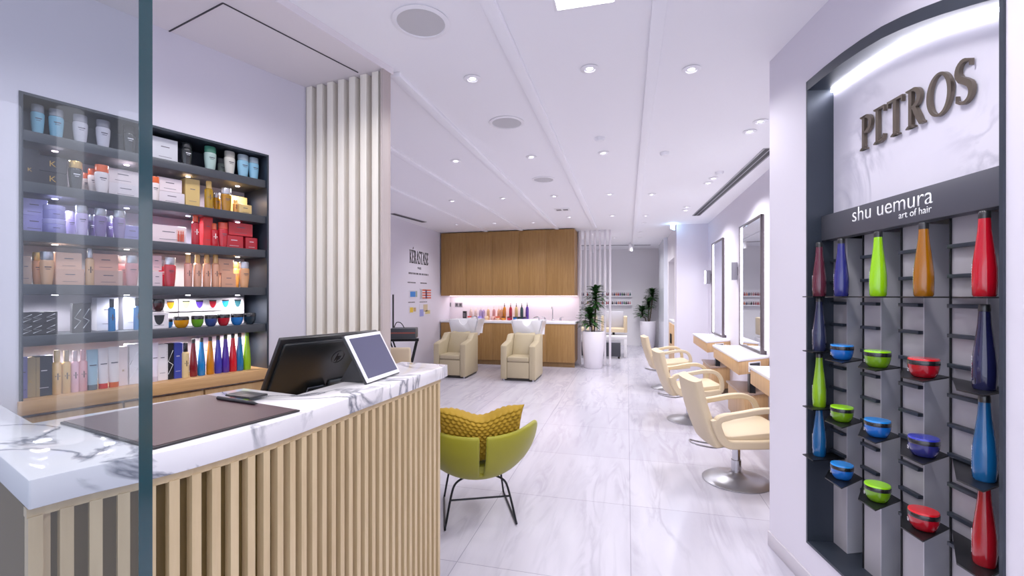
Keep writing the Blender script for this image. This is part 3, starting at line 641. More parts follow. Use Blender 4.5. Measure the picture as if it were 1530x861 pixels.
# fourth shelf
product(3, 'box', 37, 12, 42, '#b59a8a', '', 'brownish carton at the window end')
product(3, 'bain', 56, 17, 48, '#d6a680', '#d9b36a', 'peach shampoo bottle with gold cap, back one', -.11)
product(3, 'bain', 70, 22, 49, '#dcae88', SIL, 'peach shampoo bottle with silver cap, front one')
product(3, 'box', 105, 32, 24, '#cfa48e', '', 'lower peach carton beside the slim peach bottle')
product(3, 'box', 103, 29, 25, '#e0b096', '', 'upper peach carton beside the slim peach bottle', dz=.0705)
product(3, 'slim', 134, 13, 55, '#dcb288', SIL, 'slim peach bottle between the two carton stacks')
product(3, 'box', 162, 34, 23, '#c8a294', '', 'lower salmon carton before the pink bottles')
product(3, 'box', 158, 30, 25, '#dfa894', '', 'upper salmon carton before the pink bottles', dz=.0705)
product(3, 'bain', 184, 17, 44, '#c8848a', SIL, 'pink shampoo bottle, back one', -.12)
product(3, 'bain', 197, 20, 45, '#cf9296', SIL, 'pink shampoo bottle, front one')
product(3, 'box', 235, 13, 22, '#d9c6cc', '', 'lower clear pink carton past the glass edge')
product(3, 'box', 234, 13, 22, '#ecc0c6', '', 'upper pink carton past the glass edge', dz=.083)
product(3, 'bain', 243, 12, 40, '#b02838', SIL, 'crimson shampoo bottle, back one', -.13)
product(3, 'bain', 254, 18, 43, '#b8303c', SIL, 'crimson shampoo bottle, front one')
for i, px in enumerate((281, 295, 309, 322)):
    product(3, 'slim', px, 11.5, 48, ['#d89a8c', '#d8a084', '#d89c80', '#dca080'][i], '#e2b070', 'slim gold capped peach bottle, '+['first', 'second', 'third', 'last'][i]+' of four after the crimson pair')
product(3, 'box', 342, 20, 21, '#d9a184', '', 'lower peach carton beside the amber bottles')
product(3, 'box', 338, 21, 21, '#e0a688', '', 'upper peach carton beside the amber bottles', dz=.0815)
product(3, 'bain', 352, 13, 38, '#d89448', '#d9b36a', 'amber bottle with gold cap, back one', B_)
product(3, 'bain', 365, 16, 38, '#dca070', SIL, 'peach shampoo bottle beside the end panel')
# fifth shelf
k = 0
for px, t in ((38, 'at the window end'), (56, 'in the middle'), (76, 'nearest the slim black boxes')):
    product(4, 'box', px, 15, 17, '#232327', '', 'lower small black carton '+t, extra='zig'); product(4, 'box', px, 15, 17, '#2a2a2f', '', 'upper small black carton '+t, dz=.0505, extra='zig')
product(4, 'box', 116, 12, 44, '#232327', '', 'slim black carton, one of two, nearer the small cartons', extra='zig')
product(4, 'box', 129, 11, 44, '#26262b', '', 'slim black carton, one of two, nearer the blue bottle', extra='zig')
product(4, 'box', 161, 25, 49, '#eeeaf2', '', 'tall white carton behind the nearer blue spray', -.13)
product(4, 'slim', 167, 11, 48, '#2f86c8', '#2a3038', 'blue spray bottle before the tall white carton')
product(4, 'box', 198, 22, 49, '#eeeaf2', '', 'tall white carton behind the blue spray at the glass edge', -.13)
product(4, 'slim', 205, 11, 48, '#2f86c8', '#2a3038', 'blue spray bottle beside the glass edge')
product(4, 'win', 238, 24, 24, '#ece6ea', '#3a3d40', 'white carton with dark bowl picture')
product(4, 'bowl', 236, 20, 18, '#3a1c20', '#16171a', 'dark bowl jar standing on the white carton', dz=.091)
BW = [(255, '#e08a1a', 'orange'), (278, '#8fa860', 'sage green'), (298, '#6a4ac8', 'violet'), (318, '#cc2434', 'red'), (337, '#1f8fd8', 'sky blue'), (355, '#1f4a52', 'dark teal')]
for px, c, nm in BW:
    product(4, 'box', px, 18, 20, '#e9e5ea', '', 'plain white carton beneath the %s picture carton' % nm, B_)
    product(4, 'win', px, 18, 19, '#f2ecee', c, 'white carton with %s bowl picture' % nm, B_, .0835)
for px, c, nm in ((252, '#2a80c8', 'blue'), (271, '#d08a14', 'amber'), (295, '#5a9a20', 'green'), (315, '#2c3f7a', 'navy'), (334, '#b01828', 'red'), (354, '#1a6fc0', 'bright blue'), (373, '#1c2c38', 'blackish blue')):
    product(4, 'bowl', px, 13 if px == 252 else (23 if px == 271 else 19), 13 if px == 252 else 17, c, '#1b1c20', nm+' glass bowl jar with black lid', -.10 if px == 252 else -.045)
# wood ledge
product(5, 'box', 35, 8, 62, '#8a86cc', '', 'narrow lavender carton at the window end')
product(5, 'box', 46, 20, 60, '#b09a74', '', 'grey gold carton with gold letter', extra='K')
product(5, 'box', 66, 19, 60, '#3f4450', '', 'dark slate carton')
product(5, 'slim', 85, 14, 66, '#d8ad6c', '#e8c48a', 'honey coloured spray bottle nearest the slate carton')
product(5, 'slim', 99, 13, 64, '#d8b070', '#b8a48a', 'honey coloured spray bottle nearest the pink bottle')
product(5, 'slim', 112, 12, 62, '#e2b0c0', '#d8c0c8', 'pale pink spray bottle')
product(5, 'slim', 124, 13, 62, '#d89aa0', '#d8a0a8', 'rose pink spray bottle')
product(5, 'tube', 138, 17, 60, '#a6c6d8', '#6f7f8c', 'light blue tube with grey cap')
product(5, 'tube', 154, 16, 60, '#f0e6ea', '#d8332a', 'white tube with red cap')
product(5, 'tube', 170, 17, 60, '#f2e8ea', '#e0682c', 'white tube with orange cap')
product(5, 'box', 185, 14, 58, '#ecd6d8', '', 'pale pink carton with letter', extra='K')
product(5, 'box', 200, 16, 60, '#ece6f0', '', 'white patterned carton at the glass edge', extra='zig')
product(5, 'tube', 231, 11, 58, '#e9e2f2', '#d0c8dc', 'white tube just past the glass edge')
product(5, 'box', 243, 14, 54, '#eeeaf0', '', 'plain white carton beside the black one')
product(5, 'box', 255, 10, 54, '#1b1b20', '', 'black carton with white zigzag', extra='zig')
product(5, 'box', 266, 12, 53, '#3a48a8', '', 'royal blue carton')
product(5, 'slim', 277, 11, 52, '#e8cf98', '#1c1c20', 'cream bottle with black cap')
for px, c, nm in ((289, '#7a1824', 'wine red'), (301, '#1a78c0', 'bright blue'), (314, '#c87a12', 'amber'), (326, '#3a38a8', 'indigo'), (337, '#4a2c98', 'violet'), (348, '#cc1c28', 'bright red'), (358, '#1a6aa8', 'steel blue'), (369, '#8fc020', 'lime green')):
    product(5, 'tall', px, 12, 56, c, '#2a2426' if nm != 'lime green' else '#5f8a18', nm+' tapered bottle')
for px in (296, 308, 320, 331, 342, 353, 363):
    product(5, 'box', px, 8, 52, '#ece4e8', '', 'narrow white carton between the tapered bottles, '+{296: 'wine red and bright blue', 308: 'bright blue and amber', 320: 'amber and indigo', 331: 'indigo and violet', 342: 'violet and red', 353: 'red and steel blue', 363: 'steel blue and lime'}[px], B_)
# ================================================================ DARK DISPLAY (frame DF; local y runs into the wall)
dc = thing('display_cabinet', 'dark metal wall display with stepped shelves and curved top', 'display cabinet', DF.p(0, 0, 0), DF.rz)
MD = .12
b = MB(); b.box(DU0, DU0+.012, -.008, .30, DZ0, ztop(DU0)); b.box(DU1-.012, DU1, -.008, .30, DZ0, ztop(DU1)); b.box(DU0, DU1, -.008, .34, DZ0, DZ0+.012)
pts = [(u, z-.0) for u, z in TOP]; b.xz([(u, z-.048) for u, z in pts]+[(u, z) for u, z in pts[::-1]], -.008, MD)
b.build('frame', SLATE, dc)
mb_ = MB(); mb_.xz([(DU0, 1.90), (DU1, 1.90)]+[(u, z-.005) for u, z in pts[::-1]], MD, MD+.015); mb_.build('marble_panel', PANELM, dc)
b = MB(); b.xz([(u+.0, z-.062) for u, z in pts[0:]]+[(u, z-.049) for u, z in pts[::-1]], MD-.014, MD-.003); b.build('led_strip', LED, dc)
b = MB(); b.box(DU0+.012, DU1-.012, .06, MD, 1.78, 1.905, .001); b.build('header_panel', mat('header_grey', '#55565f', .4, .4), dc)
UJ = [.41, .635, .862, 1.09]; LWID = .104
for j, u in enumerate(UJ):
    w_ = LWID if j < 3 else .13; un = UJ[j+1] if j < 3 else DU1-.012
    g = MB().box(u, u+w_, MD, MD+.004, DZ0+.012, 1.78).build('ladder_plate', LADDER, dc)
    for i in range(11):
        z = .60+.107*i; MB().box(u+.003, u+w_-.001, MD-.02, MD-.0002, z, z+.014, .001).build('rail', SLATE, g)
    ex = u+w_-.045; b = MB()
    b.prism([(u+w_, MD), (ex, MD+.19), (ex+.003, MD+.19), (u+w_+.003, MD)], DZ0+.012, 1.78)
    if un-ex > .01: b.box(ex, un, MD+.187, MD+.19, DZ0+.012, 1.78)
    b.build('angled_panel', GREYM, dc)
    MB().box(un-.004, un+.001, MD-.006, MD+.19, DZ0+.012, 1.78).build('divider', BLACKM, dc)
RZ = [1.497, 1.205, .92, .655]
def shelf(u, z, wd=.104, fl=.10):
    q = [(u+.0, MD), (u+.218, MD), (u+.22+fl, -.05), (u+.22, -.05)]
    q = [(max(a, DU0+.012), y) if y > 0 else (a, y) for a, y in q]
    q = [(min(a, DU1-.014), y) for a, y in q]
    MB().prism(q, z-.005, z).build('shelf', BLACKM, dc)
for j, u in enumerate(UJ):
    for z in RZ: shelf(u, z, fl=.12 if j == 0 else .10)
for z in (1.497, 1.225, .945, .70):
    MB().prism([(DU0+.012, MD), (DU0+.10, MD), (DU0+.135, -.05), (DU0+.045, -.05)], z-.005, z).build('shelf', BLACKM, dc)
# wall lettering
sg = thing('raised_sign', 'raised dark bronze serif capitals on the lit marble panel', 'sign', DF.p(.632, -MD, 2.166), DF.rz)
LET = mat('letter_bronze', '#6a6055', .32, .6); x = 0
word = 'PETROS'; tot = sum(GL[c][0] for c in word)+.10*5; kx = .56/(tot*.155)
for c in word:
    m_ = MB(); w_ = letter(m_, c, x, 0, .155, .014, kx, -.006); m_.build('letter', LET, sg); x += w_+.10*.155*kx
hd = thing('header_lettering', 'white lowercase lettering in two lines on the grey header panel', 'lettering', DF.p(.65, -.06, 1.838), DF.rz)
text_part('shu uemura', TEXTW, hd, .435, TM(0, -.0005, 0), 'text_line', .001, 1.0, -.008)
text_part('art of hair', TEXTW, hd, .155, TM(.275, -.0005, -.032), 'text_line', .001, 1.0, -.006)
# bottles and bowls of the display
def gl(nm, c, tr=0, rough=.08): return mat('display_'+nm, c, rough, 0, tr, coat=.6)
def dbottle(u, n, z, c, label, h=.268, tr=0):
    t = thing('styling_bottle', label, 'bottle', DF.p(u, n, z+.0004), DF.rz, 'tapered bottles of the dark display'); s = h/.268
    MB().lathe([(.0255, 0), (.0285, .006), (.0298, .045), (.0292, .085), (.026, .12), (.0215, .16), (.0165, .205), (.0143, .245)], seg=32).build('bottle_body', c, t)
    MB().lathe([(.0145, .245), (.0149, .247), (.0144, .264), (.013, .268)], seg=24).build('cap', gl('cap', '#1f2022', 0, .3), t)
    lb = MB()
    for k in range(9): lb.box(-.0045, .0045, -.0008, .0008, .03+k*.0085, .03+k*.0085+.0055)
    o = lb.build('label_print', gl('print', '#d8d4dc', 0, .4), t, (-.0285*math.sin(R(38)), -.0288*math.cos(R(38)), 0)); o.rotation_euler.z = R(-38)
    return t
def dbowl(u, n, z, c, cl, label):
    t = thing('hair_mask_jar', label, 'jar', DF.p(u, n, z+.0004), DF.rz, 'bowl shaped jars of the dark display')
    MB().lathe([(.027, 0), (.033, .003), (.040, .018), (.0438, .034), (.0448, .046)], seg=36).build('jar_body', c, t)
    MB().lathe([(.0452, .046), (.0456, .047), (.0456, .060), (.0444, .062)], seg=36).build('band', gl('band', '#17181b', 0, .25), t)
    MB().lathe([(.0446, .062), (.0446, .066), (.043, .0685), (0, .0690)], seg=36).build('lid', cl, t)
    lb = MB(); 
    for k in range(2): lb.box(-.014, .004-.004*k, -.0008, .0008, .026-.007*k, .0295-.007*k)
    o = lb.build('label_print', gl('print', '#d8d4dc', 0, .4), t, (-.0425*math.sin(R(25)), -.0425*math.cos(R(25)), 0)); o.rotation_euler.z = R(-25)
RED, IND, BLU, AMB, LIM = gl('red', '#b80a1e'), gl('indigo', '#2a2c78'), gl('blue', '#1173c8'), gl('amber', '#b8700c', .35), gl('lime', '#93d40c')
WIN, NAV, DBL, GRN = gl('wine', '#6a2a3c', .3), gl('navy', '#262b4a'), gl('deep_blue', '#0f5c98', .2), gl('green', '#7fae14')
n0 = -.03
def DU(px, n): return DF.U(px, n)
ub = [DU(1257, n0), DU(1312, n0), DU(1380, n0), DU(1471, n0)]
dbottle(ub[0], n0, RZ[0], IND, 'indigo tapered bottle on the top row of the dark display')
dbottle(ub[1], n0, RZ[0], LIM, 'lime green tapered bottle on the top row of the dark display')
dbottle(ub[2], n0, RZ[0], AMB, 'amber tapered bottle on the top row of the dark display')
dbottle(ub[3], n0, RZ[0], RED, 'red tapered bottle on the top row of the dark display')
dbottle(ub[3], n0, RZ[1], gl('midnight', '#15173c'), 'midnight blue tapered bottle directly below the top red one')
dbottle(ub[3], n0, RZ[2], DBL, 'blue tapered bottle in the bottle column, third from the top')
dbottle(ub[3], n0, RZ[3], gl('darkred', '#98101c'), 'dark red tapered bottle lowest in the dark display')
u0 = DU(1221, -.01)
for z, c, lb in ((1.497, WIN, 'wine red tapered bottle against the dark end panel, top one'), (1.225, NAV, 'navy tapered bottle against the dark end panel, second down'), (.945, GRN, 'green tapered bottle against the dark end panel, third down'), (.70, DBL, 'blue tapered bottle against the dark end panel, lowest one')):
    dbottle(u0, -.02, z, c, lb)
LB, LL, LR, LI = gl('lid_blue', '#1a8ae6', 0, .25), gl('lid_lime', '#9ae60e', 0, .25), gl('lid_red', '#d8101c', 0, .25), gl('lid_indigo', '#2a34b0', 0, .25)
BB, BG, BR_, BI = gl('bowl_blue', '#1464c0'), gl('bowl_green', '#6a9a10'), gl('bowl_red', '#a80c1c'), gl('bowl_indigo', '#2a2c70')
ROWW = ['on the second row of the dark display', 'on the third row of the dark display', 'on the lowest row of the dark display']
for px, items in ((1258, ((BB, LB, 'blue'), (BG, LL, 'green'), (BB, LB, 'blue'))), (1311, ((BG, LL, 'green'), (BB, LB, 'blue'), (BG, LL, 'green'))), (1380, ((BR_, LR, 'red'), (BI, LI, 'indigo'), (BR_, LR, 'red')))):
    for i, (c, cl, nm) in enumerate(items):
        n = -.02; dbowl(DU(px, n), n, RZ[i+1], c, cl, nm+' bowl jar with black band '+ROWW[i])
# ================================================================ STYLING CHAIRS (local: sitter faces +X)
def bez(pts, n=5):
    return [Vector(p) for p in smooth_poly([Vector(p) for p in pts], n)]
def styling_chair(loc, rz, label):
    t = thing('styling_chair', label, 'chair', loc, rz, 'cream styling chairs along the mirrors')
    MB().lathe([(.255, 0), (.258, .006), (.25, .012), (.19, .026), (.11, .042), (.06, .055), (.045, .075)], seg=48).build('base', STEEL, t)
    c = MB().lathe([(.038, .05), (.038, .17), (.031, .172), (.031, .335)], seg=24); c.box(-.1, .1, -.09, .09, .325, .345, .004); c.build('column', CHROME, t)
    pl = [(-.03, -.05, .30), (-.10, -.06, .295), (-.20, -.075, .285), (-.30, -.075, .30), (-.36, -.07, .315), (-.37, -.02, .315), (-.36, .03, .315), (-.30, .035, .30), (-.20, .035, .285), (-.10, .02, .295), (-.03, .01, .30)]
    MB().tube(bez(pl, 4), .0065, 8).build('foot_lever', STEEL, t)
    # seat
    s = MB(); s.xz([(-.24, .375), (-.20, .345), (.22, .365), (.31, .39), (.335, .425), (.32, .46), (.27, .472), (-.14, .425), (-.22, .44)], -.235, .235, .018); s.build('seat', CREAM, t)
    # back: leaning slab, slightly narrower on top
    def fn(a, v):
        # closed section around the slab (front then rear)
        ang = a*2*PI; w = .245-.03*v
        ex = abs(math.cos(ang))**.35*(1 if math.cos(ang) > 0 else -1); ey = abs(math.sin(ang))**.35*(1 if math.sin(ang) > 0 else -1)
        cx = -.235-.155*v-.02*math.sin(PI*v); z = .345+.495*v; th = .04*(1-.15*v)
        return Vector((cx+ey*th-.035*(1-(ex)**2)*0+.02*ex*ex, ex*w, z+ey*.01))
    b = MB(); b.grid(fn, 40, 12, True)
    bm = b.bm; bm.verts.ensure_lookup_table()
    bmesh.ops.holes_fill(bm, edges=[e for e in bm.edges if e.is_boundary], sides=0); bmesh.ops.recalc_face_normals(bm, faces=bm.faces[:])
    b.build('backrest', CREAM, t, smooth=50)
    for sgn in (-1, 1):
        y = .262*sgn
        pth = [(-.25, y, .50), (-.25, y, .545), (-.21, y, .575), (-.06, y, .605), (.06, y, .628), (.16, y, .632), (.235, y, .605), (.275, y, .545), (.285, y, .47), (.27, y, .40)]
        a = MB().tube(bez(pth, 4), [1.2]*10+[1]*27 , flat=(.025, .021, (0, 1, 0))); 
        a.tube(bez([(-.27, y, .56), (-.25, y, .49), (-.22, y, .42), (-.17, y, .375), (-.05, y, .372), (.12, y, .378), (.27, y, .40)], 4), 1, flat=(.027, .03, (0, 1, 0)))
        a.build('armrest', CREAM, t)
    MB().cyl(.012, -.275, 0, .0, .001, 6).bm.free()
    return t
c1, c2, c3 = G(1100, 718), G(1030, 628), G(998, 580)
styling_chair(c1, R(11), 'cream styling chair nearest the display wall, on a round steel base')
styling_chair(c2, R(9), 'cream styling chair in the middle of the three along the mirrors')
styling_chair(c3, R(8), 'cream styling chair furthest along the mirrors, by the passage')
# ================================================================ STYLING STATIONS
def station(y0, label, lab2):
    # top: front edge parallel to the wall, ends cut back
    t = thing('styling_station', label, 'styling station', (WX, y0, 0), 0, 'wall mounted styling stations')
    fx = -.40; L_ = 1.48; h = .83; q = [(0, .58), (fx, 0), (fx, L_), (0, L_-.45)]
    q = [(-.002, .38), (fx, 0), (fx, L_), (-.002, L_-.02)]
    MB().prism(q, h-.03, h, None, .006).build('worktop', WHITE, t)
    q2 = [(-.002, .37), (fx+.012, .02), (fx+.012, L_-.02), (-.002, L_-.04)]
    d_ = MB().prism(q2, h-.17, h-.0305, None, .003).build('drawer_unit', OAKL, t)
    e = Vector((q2[0][0]-q2[1][0], q2[0][1]-q2[1][1], 0)); az = math.atan2(e.y, e.x); M_ = Matrix.Translation((q2[1][0], q2[1][1], 0)) @ Matrix.Rotation(az, 4, 'Z')
    cb = MB(); cb.box(.16, .36, -.008, .004, h-.15, h-.045, .002, 2, M_); c_ = cb.build('cubby_frame', WHITE, d_)
    MB().box(.175, .345, -.0095, -.0075, h-.138, h-.058, 0, 2, M_).build('cubby_opening', mat('cubby_dark', '#20222a', .5), d_)
    MB().box(-.23, -.17, .24, .33, .432, h-.171).build('support_post', BLACKM, t)
    b = MB(); b.prism([(-.002, .40), (-.30, .16), (-.30, .98), (-.002, .98)], .08, .41, None, .003); b.build('base_cabinet', OAKL, t)
    MB().prism([(-.002, .38), (-.32, .13), (-.32, 1.0), (-.002, 1.0)], .41, .432, None, .002).build('base_shelf', mat('taupe_shelf', '#a68f80', .35), t)
    MB().prism([(-.002, .44), (-.28, .22), (-.28, .93), (-.002, .93)], 0, .08).build('plinth', mat('plinth_dark', '#7d6a52', .5), t)
for y0, lb in ((7.19, 'white topped oak styling station under the further mirror'), (5.23, 'white topped oak styling station under the nearer mirror'), (3.32, 'white topped oak styling station half hidden behind the display wall')):
    station(y0, lb, '')
def mirror(y0, y1, z1, label):
    z0 = .832; t = thing('wall_mirror', label, 'mirror', (WX, y0, z0), 0, 'tall lit mirrors over the styling stations'); W_, H_ = y1-y0, z1-z0
    b = MB(); f = .022; dp = .062
    for a in (0, W_-f): b.box(-dp, 0, a, a+f, 0, H_, .001)
    b.box(-dp, 0, f, W_-f, 0, f, .001); b.box(-dp, 0, f, W_-f, H_-f, H_, .001); b.build('frame', BRONZE, t)
    MB().box(-.046, -.040, f, W_-f, f, H_-f).build('mirror_glass', MIRROR, t)
    MB().box(-.049, -.0462, W_-f-.11, W_-f-.01, f+.004, H_-f-.004).build('led_strip', LEDM, t)
    for a, c in ((-.014, -.003), (W_+.003, W_+.014)): MB().box(-.02, -.004, a, c, .05, H_+.002).build('halo_strip', LEDM, t)
    MB().box(-.02, -.004, .0, W_, H_+.003, H_+.012).build('halo_strip', LEDM, t)
mirror(5.70, 6.74, 2.43, 'tall bronze framed lit mirror nearer the display wall')
mirror(7.86, 8.80, 2.43, 'tall bronze framed lit mirror further along the wall')
mirror(3.75, 4.79, 2.43, 'tall lit mirror hidden beside the display wall')
def sconce(y, z, label):
    t = thing('wall_sconce', label, 'wall lamp', (WX, y, z), 0, 'square wall lamps beside the mirrors')
    MB().box(-.095, -.012, -.05, .05, -.125, .125, .004).build('shade', mat('sconce_grey', '#77747e', .4, .3), t)
    MB().box(-.108, -.0955, -.045, .045, -.12, .12).build('light_strip', LEDM, t)
    MB().box(-.012, -.0005, -.03, .03, -.06, .06).build('wall_plate', BRONZE, t)
sconce(7.10, 1.85, 'square grey wall lamp between the two mirrors'); sconce(9.22, 1.85, 'square grey wall lamp at the far side of the further mirror')
# ================================================================ BACK WALL CUPBOARDS
X0, X1, CFY = -4.03, -1.06, 9.46; n = 5; cwid = (X1-X0)/n
OL = ['first from the text wall', 'second from the text wall', 'in the middle', 'second from the screen slats', 'next to the screen slats']
for i in range(n):
    t = thing('upper_cupboard', 'tall oak wall cupboard reaching the ceiling, '+OL[i], 'cupboard', (X0+i*cwid, CFY, 1.5), 0, 'oak cupboards over the splash-back')
    MB().box(0, cwid, .022, BY-CFY-.001, 0, CEIL-1.52).build('carcass', OAK, t)
    MB().box(.0025, cwid-.0025, 0, .021, 0, CEIL-1.522, .001).build('door', OAK, t)
    MB().box(.002, cwid-.002, BY-CFY-.09, BY-CFY-.05, -.009, -.0002).build('led_strip', mat('led_splash', '#ffffff', .5, emit=3, ecol='#ffe2ec'), t)
l = bpy.data.lights.new('lamp', 'AREA'); l.shape = 'RECTANGLE'; l.size = 2.8; l.size_y = .05; l.energy = 7; l.color = (1, .9, .95)
o = bpy.data.objects.new('lamp', l); COL.objects.link(o); o.location = ((X0+X1)/2, BY-.15, 1.48)
LN = 5; lw = (X1-X0)/LN
for i in range(LN):
    t = thing('base_cupboard', 'oak base cupboard under the white basin worktop, '+OL[i], 'cupboard', (X0+i*lw, CFY, 0), 0, 'oak base cupboards under the worktop')
    MB().box(0, lw, .022, BY-CFY-.001, .10, .905).build('carcass', OAK, t); MB().box(.0015, lw-.0015, 0, .021, .105, .90, .001).build('door', OAK, t)
    MB().box(0, lw, .05, .07, 0, .10).build('toe_kick', wood('oak_dark', '#7c5d33', '#8f6e42') if i == 0 else MATS['oak_dark'], t)
tag(MB().box(X0-.01, X1+.02, CFY-.012, BY-.002, .906, .955, .004).build('worktop', WHITE), 'long white worktop on the oak base cupboards', 'worktop')
# tap and sink rim
tp = P(826.5, 478, 9.95); tp = Vector((tp.x, 9.80, .9614))
t = thing('basin_tap', 'chrome swan neck tap with two side handles on the white worktop', 'tap', tp)
MB().tube(bez([(0, 0, 0), (0, 0, .15), (0, -.005, .25), (0, -.05, .30), (0, -.10, .29), (0, -.115, .25)], 5), .011, 10).build('spout', CHROME, t)
MB().lathe([(.024, 0), (.024, .012), (.014, .03)]).build('base', CHROME, t)
for x in (-.17, .17):
    b = MB().lathe([(.024, 0), (.022, .03), (.016, .06)], x, 0, 0, 16); b.tube([(x, 0, .065), (x+(.07 if x > 0 else -.07), 0, .075)], .009, 8); b.build('handle', CHROME, t)
tag(MB().box(-.36, .36, -.06, .12, 0, .006, .002).build('sink_ledge', mat('sink_white', '#e6e1e6', .2), None, (tp.x, tp.y-.02, .9552)), 'thin white sink ledge around the chrome tap', 'sink')
# sockets on the splash-back and text wall
for px, py, lb in ((661, 456, 'grey square socket plate closest to the text wall'), (673.5, 456, 'grey double socket plate, first half'), (680, 456, 'grey double socket plate, second half')):
    q = P(px, py, 10.35); t = thing('socket_plate', lb+' above the worktop', 'socket', (q.x-(.0), BY-.002, q.z), 0, 'socket plates on the splash-back')
    MB().box(-.045, .045, -.008, 0, -.05, .05, .003).build('plate', mat('socket_grey', '#9a979d', .35, .5), t); MB().box(-.025, .025, -.0105, -.008, -.03, .03).build('socket_face', mat('socket_dark', '#4a474c', .4), t)
# bottles on the worktop
def along(px, Y):   # point on the line Y = const seen at px
    k = (px-CX)/F; Z = Y/(CT+k*ST); return cw(k*Z, Z)
BB_ = [(703.5, 20, '#e9cfc6', 'pale blush pump bottle'), (711, 20, '#eed9cf', 'cream blush pump bottle'), (718, 20, '#c9b6dc', 'pale lilac pump bottle beside the cream one'), (722.5, 20, '#bfaadb', 'lilac pump bottle, second of the two'), (729.5, 21, '#e6bd8a', 'honey pump bottle'), (738, 21, '#d89a98', 'rose pump bottle'), (745.5, 21, '#e6ae86', 'apricot pump bottle'), (749.5, 21, '#e8b48c', 'pale apricot pump bottle beside the amber one')]
WB = [(753.8, 26, '#e08a12', 'amber pump bottle'), (763, 26, '#b3122a', 'crimson pump bottle'), (771.5, 26, '#e6c584', 'straw yellow pump bottle'), (779.6, 26, '#2c4a50', 'dark teal pump bottle'), (787.7, 27, '#5a35a4', 'violet pump bottle')]
def wbottle(px, hp, c, label, dark):
    q = along(px, 9.92); h = hp*9.9/F; t = thing('pump_bottle', label+' on the white worktop', 'bottle', (q.x, 9.92, .9554), 0, 'pump bottles along the splash-back')
    r = .036; MB().lathe([(r*.95, 0), (r, .01), (r, h*.62), (r*.8, h*.72), (r*.35, h*.78)], seg=16).build('bottle_body', mat('pump_'+c[1:], c, .2, 0, 0, coat=.3), t)
    MB().lathe([(r*.38, h*.78), (r*.38, h*.86), (r*.2, h*.88), (r*.16, h)], seg=12).build('pump_cap', mat('pump_cap_%d' % dark, '#3a3230' if dark else '#f0e4e0', .3), t)
for a in BB_: wbottle(*a, 0)
for a in WB: wbottle(*a, 1)
def wjar(px, c, c2, label):
    q = along(px, 9.80); t = thing('hair_mask_jar', label+' before the pump bottles', 'jar', (q.x, 9.80, .9554), 0, 'small jars before the pump bottles')
    MB().lathe([(.034, 0), (.045, .02), (.046, .05)], seg=18).build('jar_body', mat('wjar_'+c[1:], c, .2, coat=.3), t); MB().lathe([(.047, .05), (.047, .078), (.042, .08)], seg=18).build('lid', mat('wlid_'+c2[1:], c2, .3), t)
for px, c, c2, lb in ((701.5, '#efe6e6', '#d83a30', 'white jar with red lid'), (708.5, '#f1ecee', '#e9e4ea', 'plain white jar'), (716.5, '#a9a2e6', '#8f88e0', 'periwinkle jar'), (727, '#e8c79a', '#eed6b0', 'pale honey jar'), (736, '#e0a8a0', '#e6b8b0', 'pale rose jar'), (743.5, '#efc6a8', '#d8603a', 'peach jar with orange lid'), (752, '#e8941a', '#6a3a14', 'amber jar with dark lid'), (760.5, '#b8142c', '#4a1018', 'crimson jar with dark lid'), (769.6, '#1a80dc', '#1c3050', 'bright blue jar with dark lid'), (776, '#2a4a52', '#16262a', 'dark teal jar'), (784, '#4a3484', '#22183c', 'dark violet jar')):
    wjar(px, c, c2, lb)
q = along(694.5, 9.9); t = thing('card_machine', 'small black box standing at the end of the bottle row', 'black box', (q.x, 9.9, .9554)); MB().box(-.042, .042, -.03, .03, 0, .19, .004).build('body', BLACK, t)
MB().box(-.028, .028, -.0312, -.03, .06, .15).build('grey_print', mat('dim_print', '#6d6a70', .4), t)
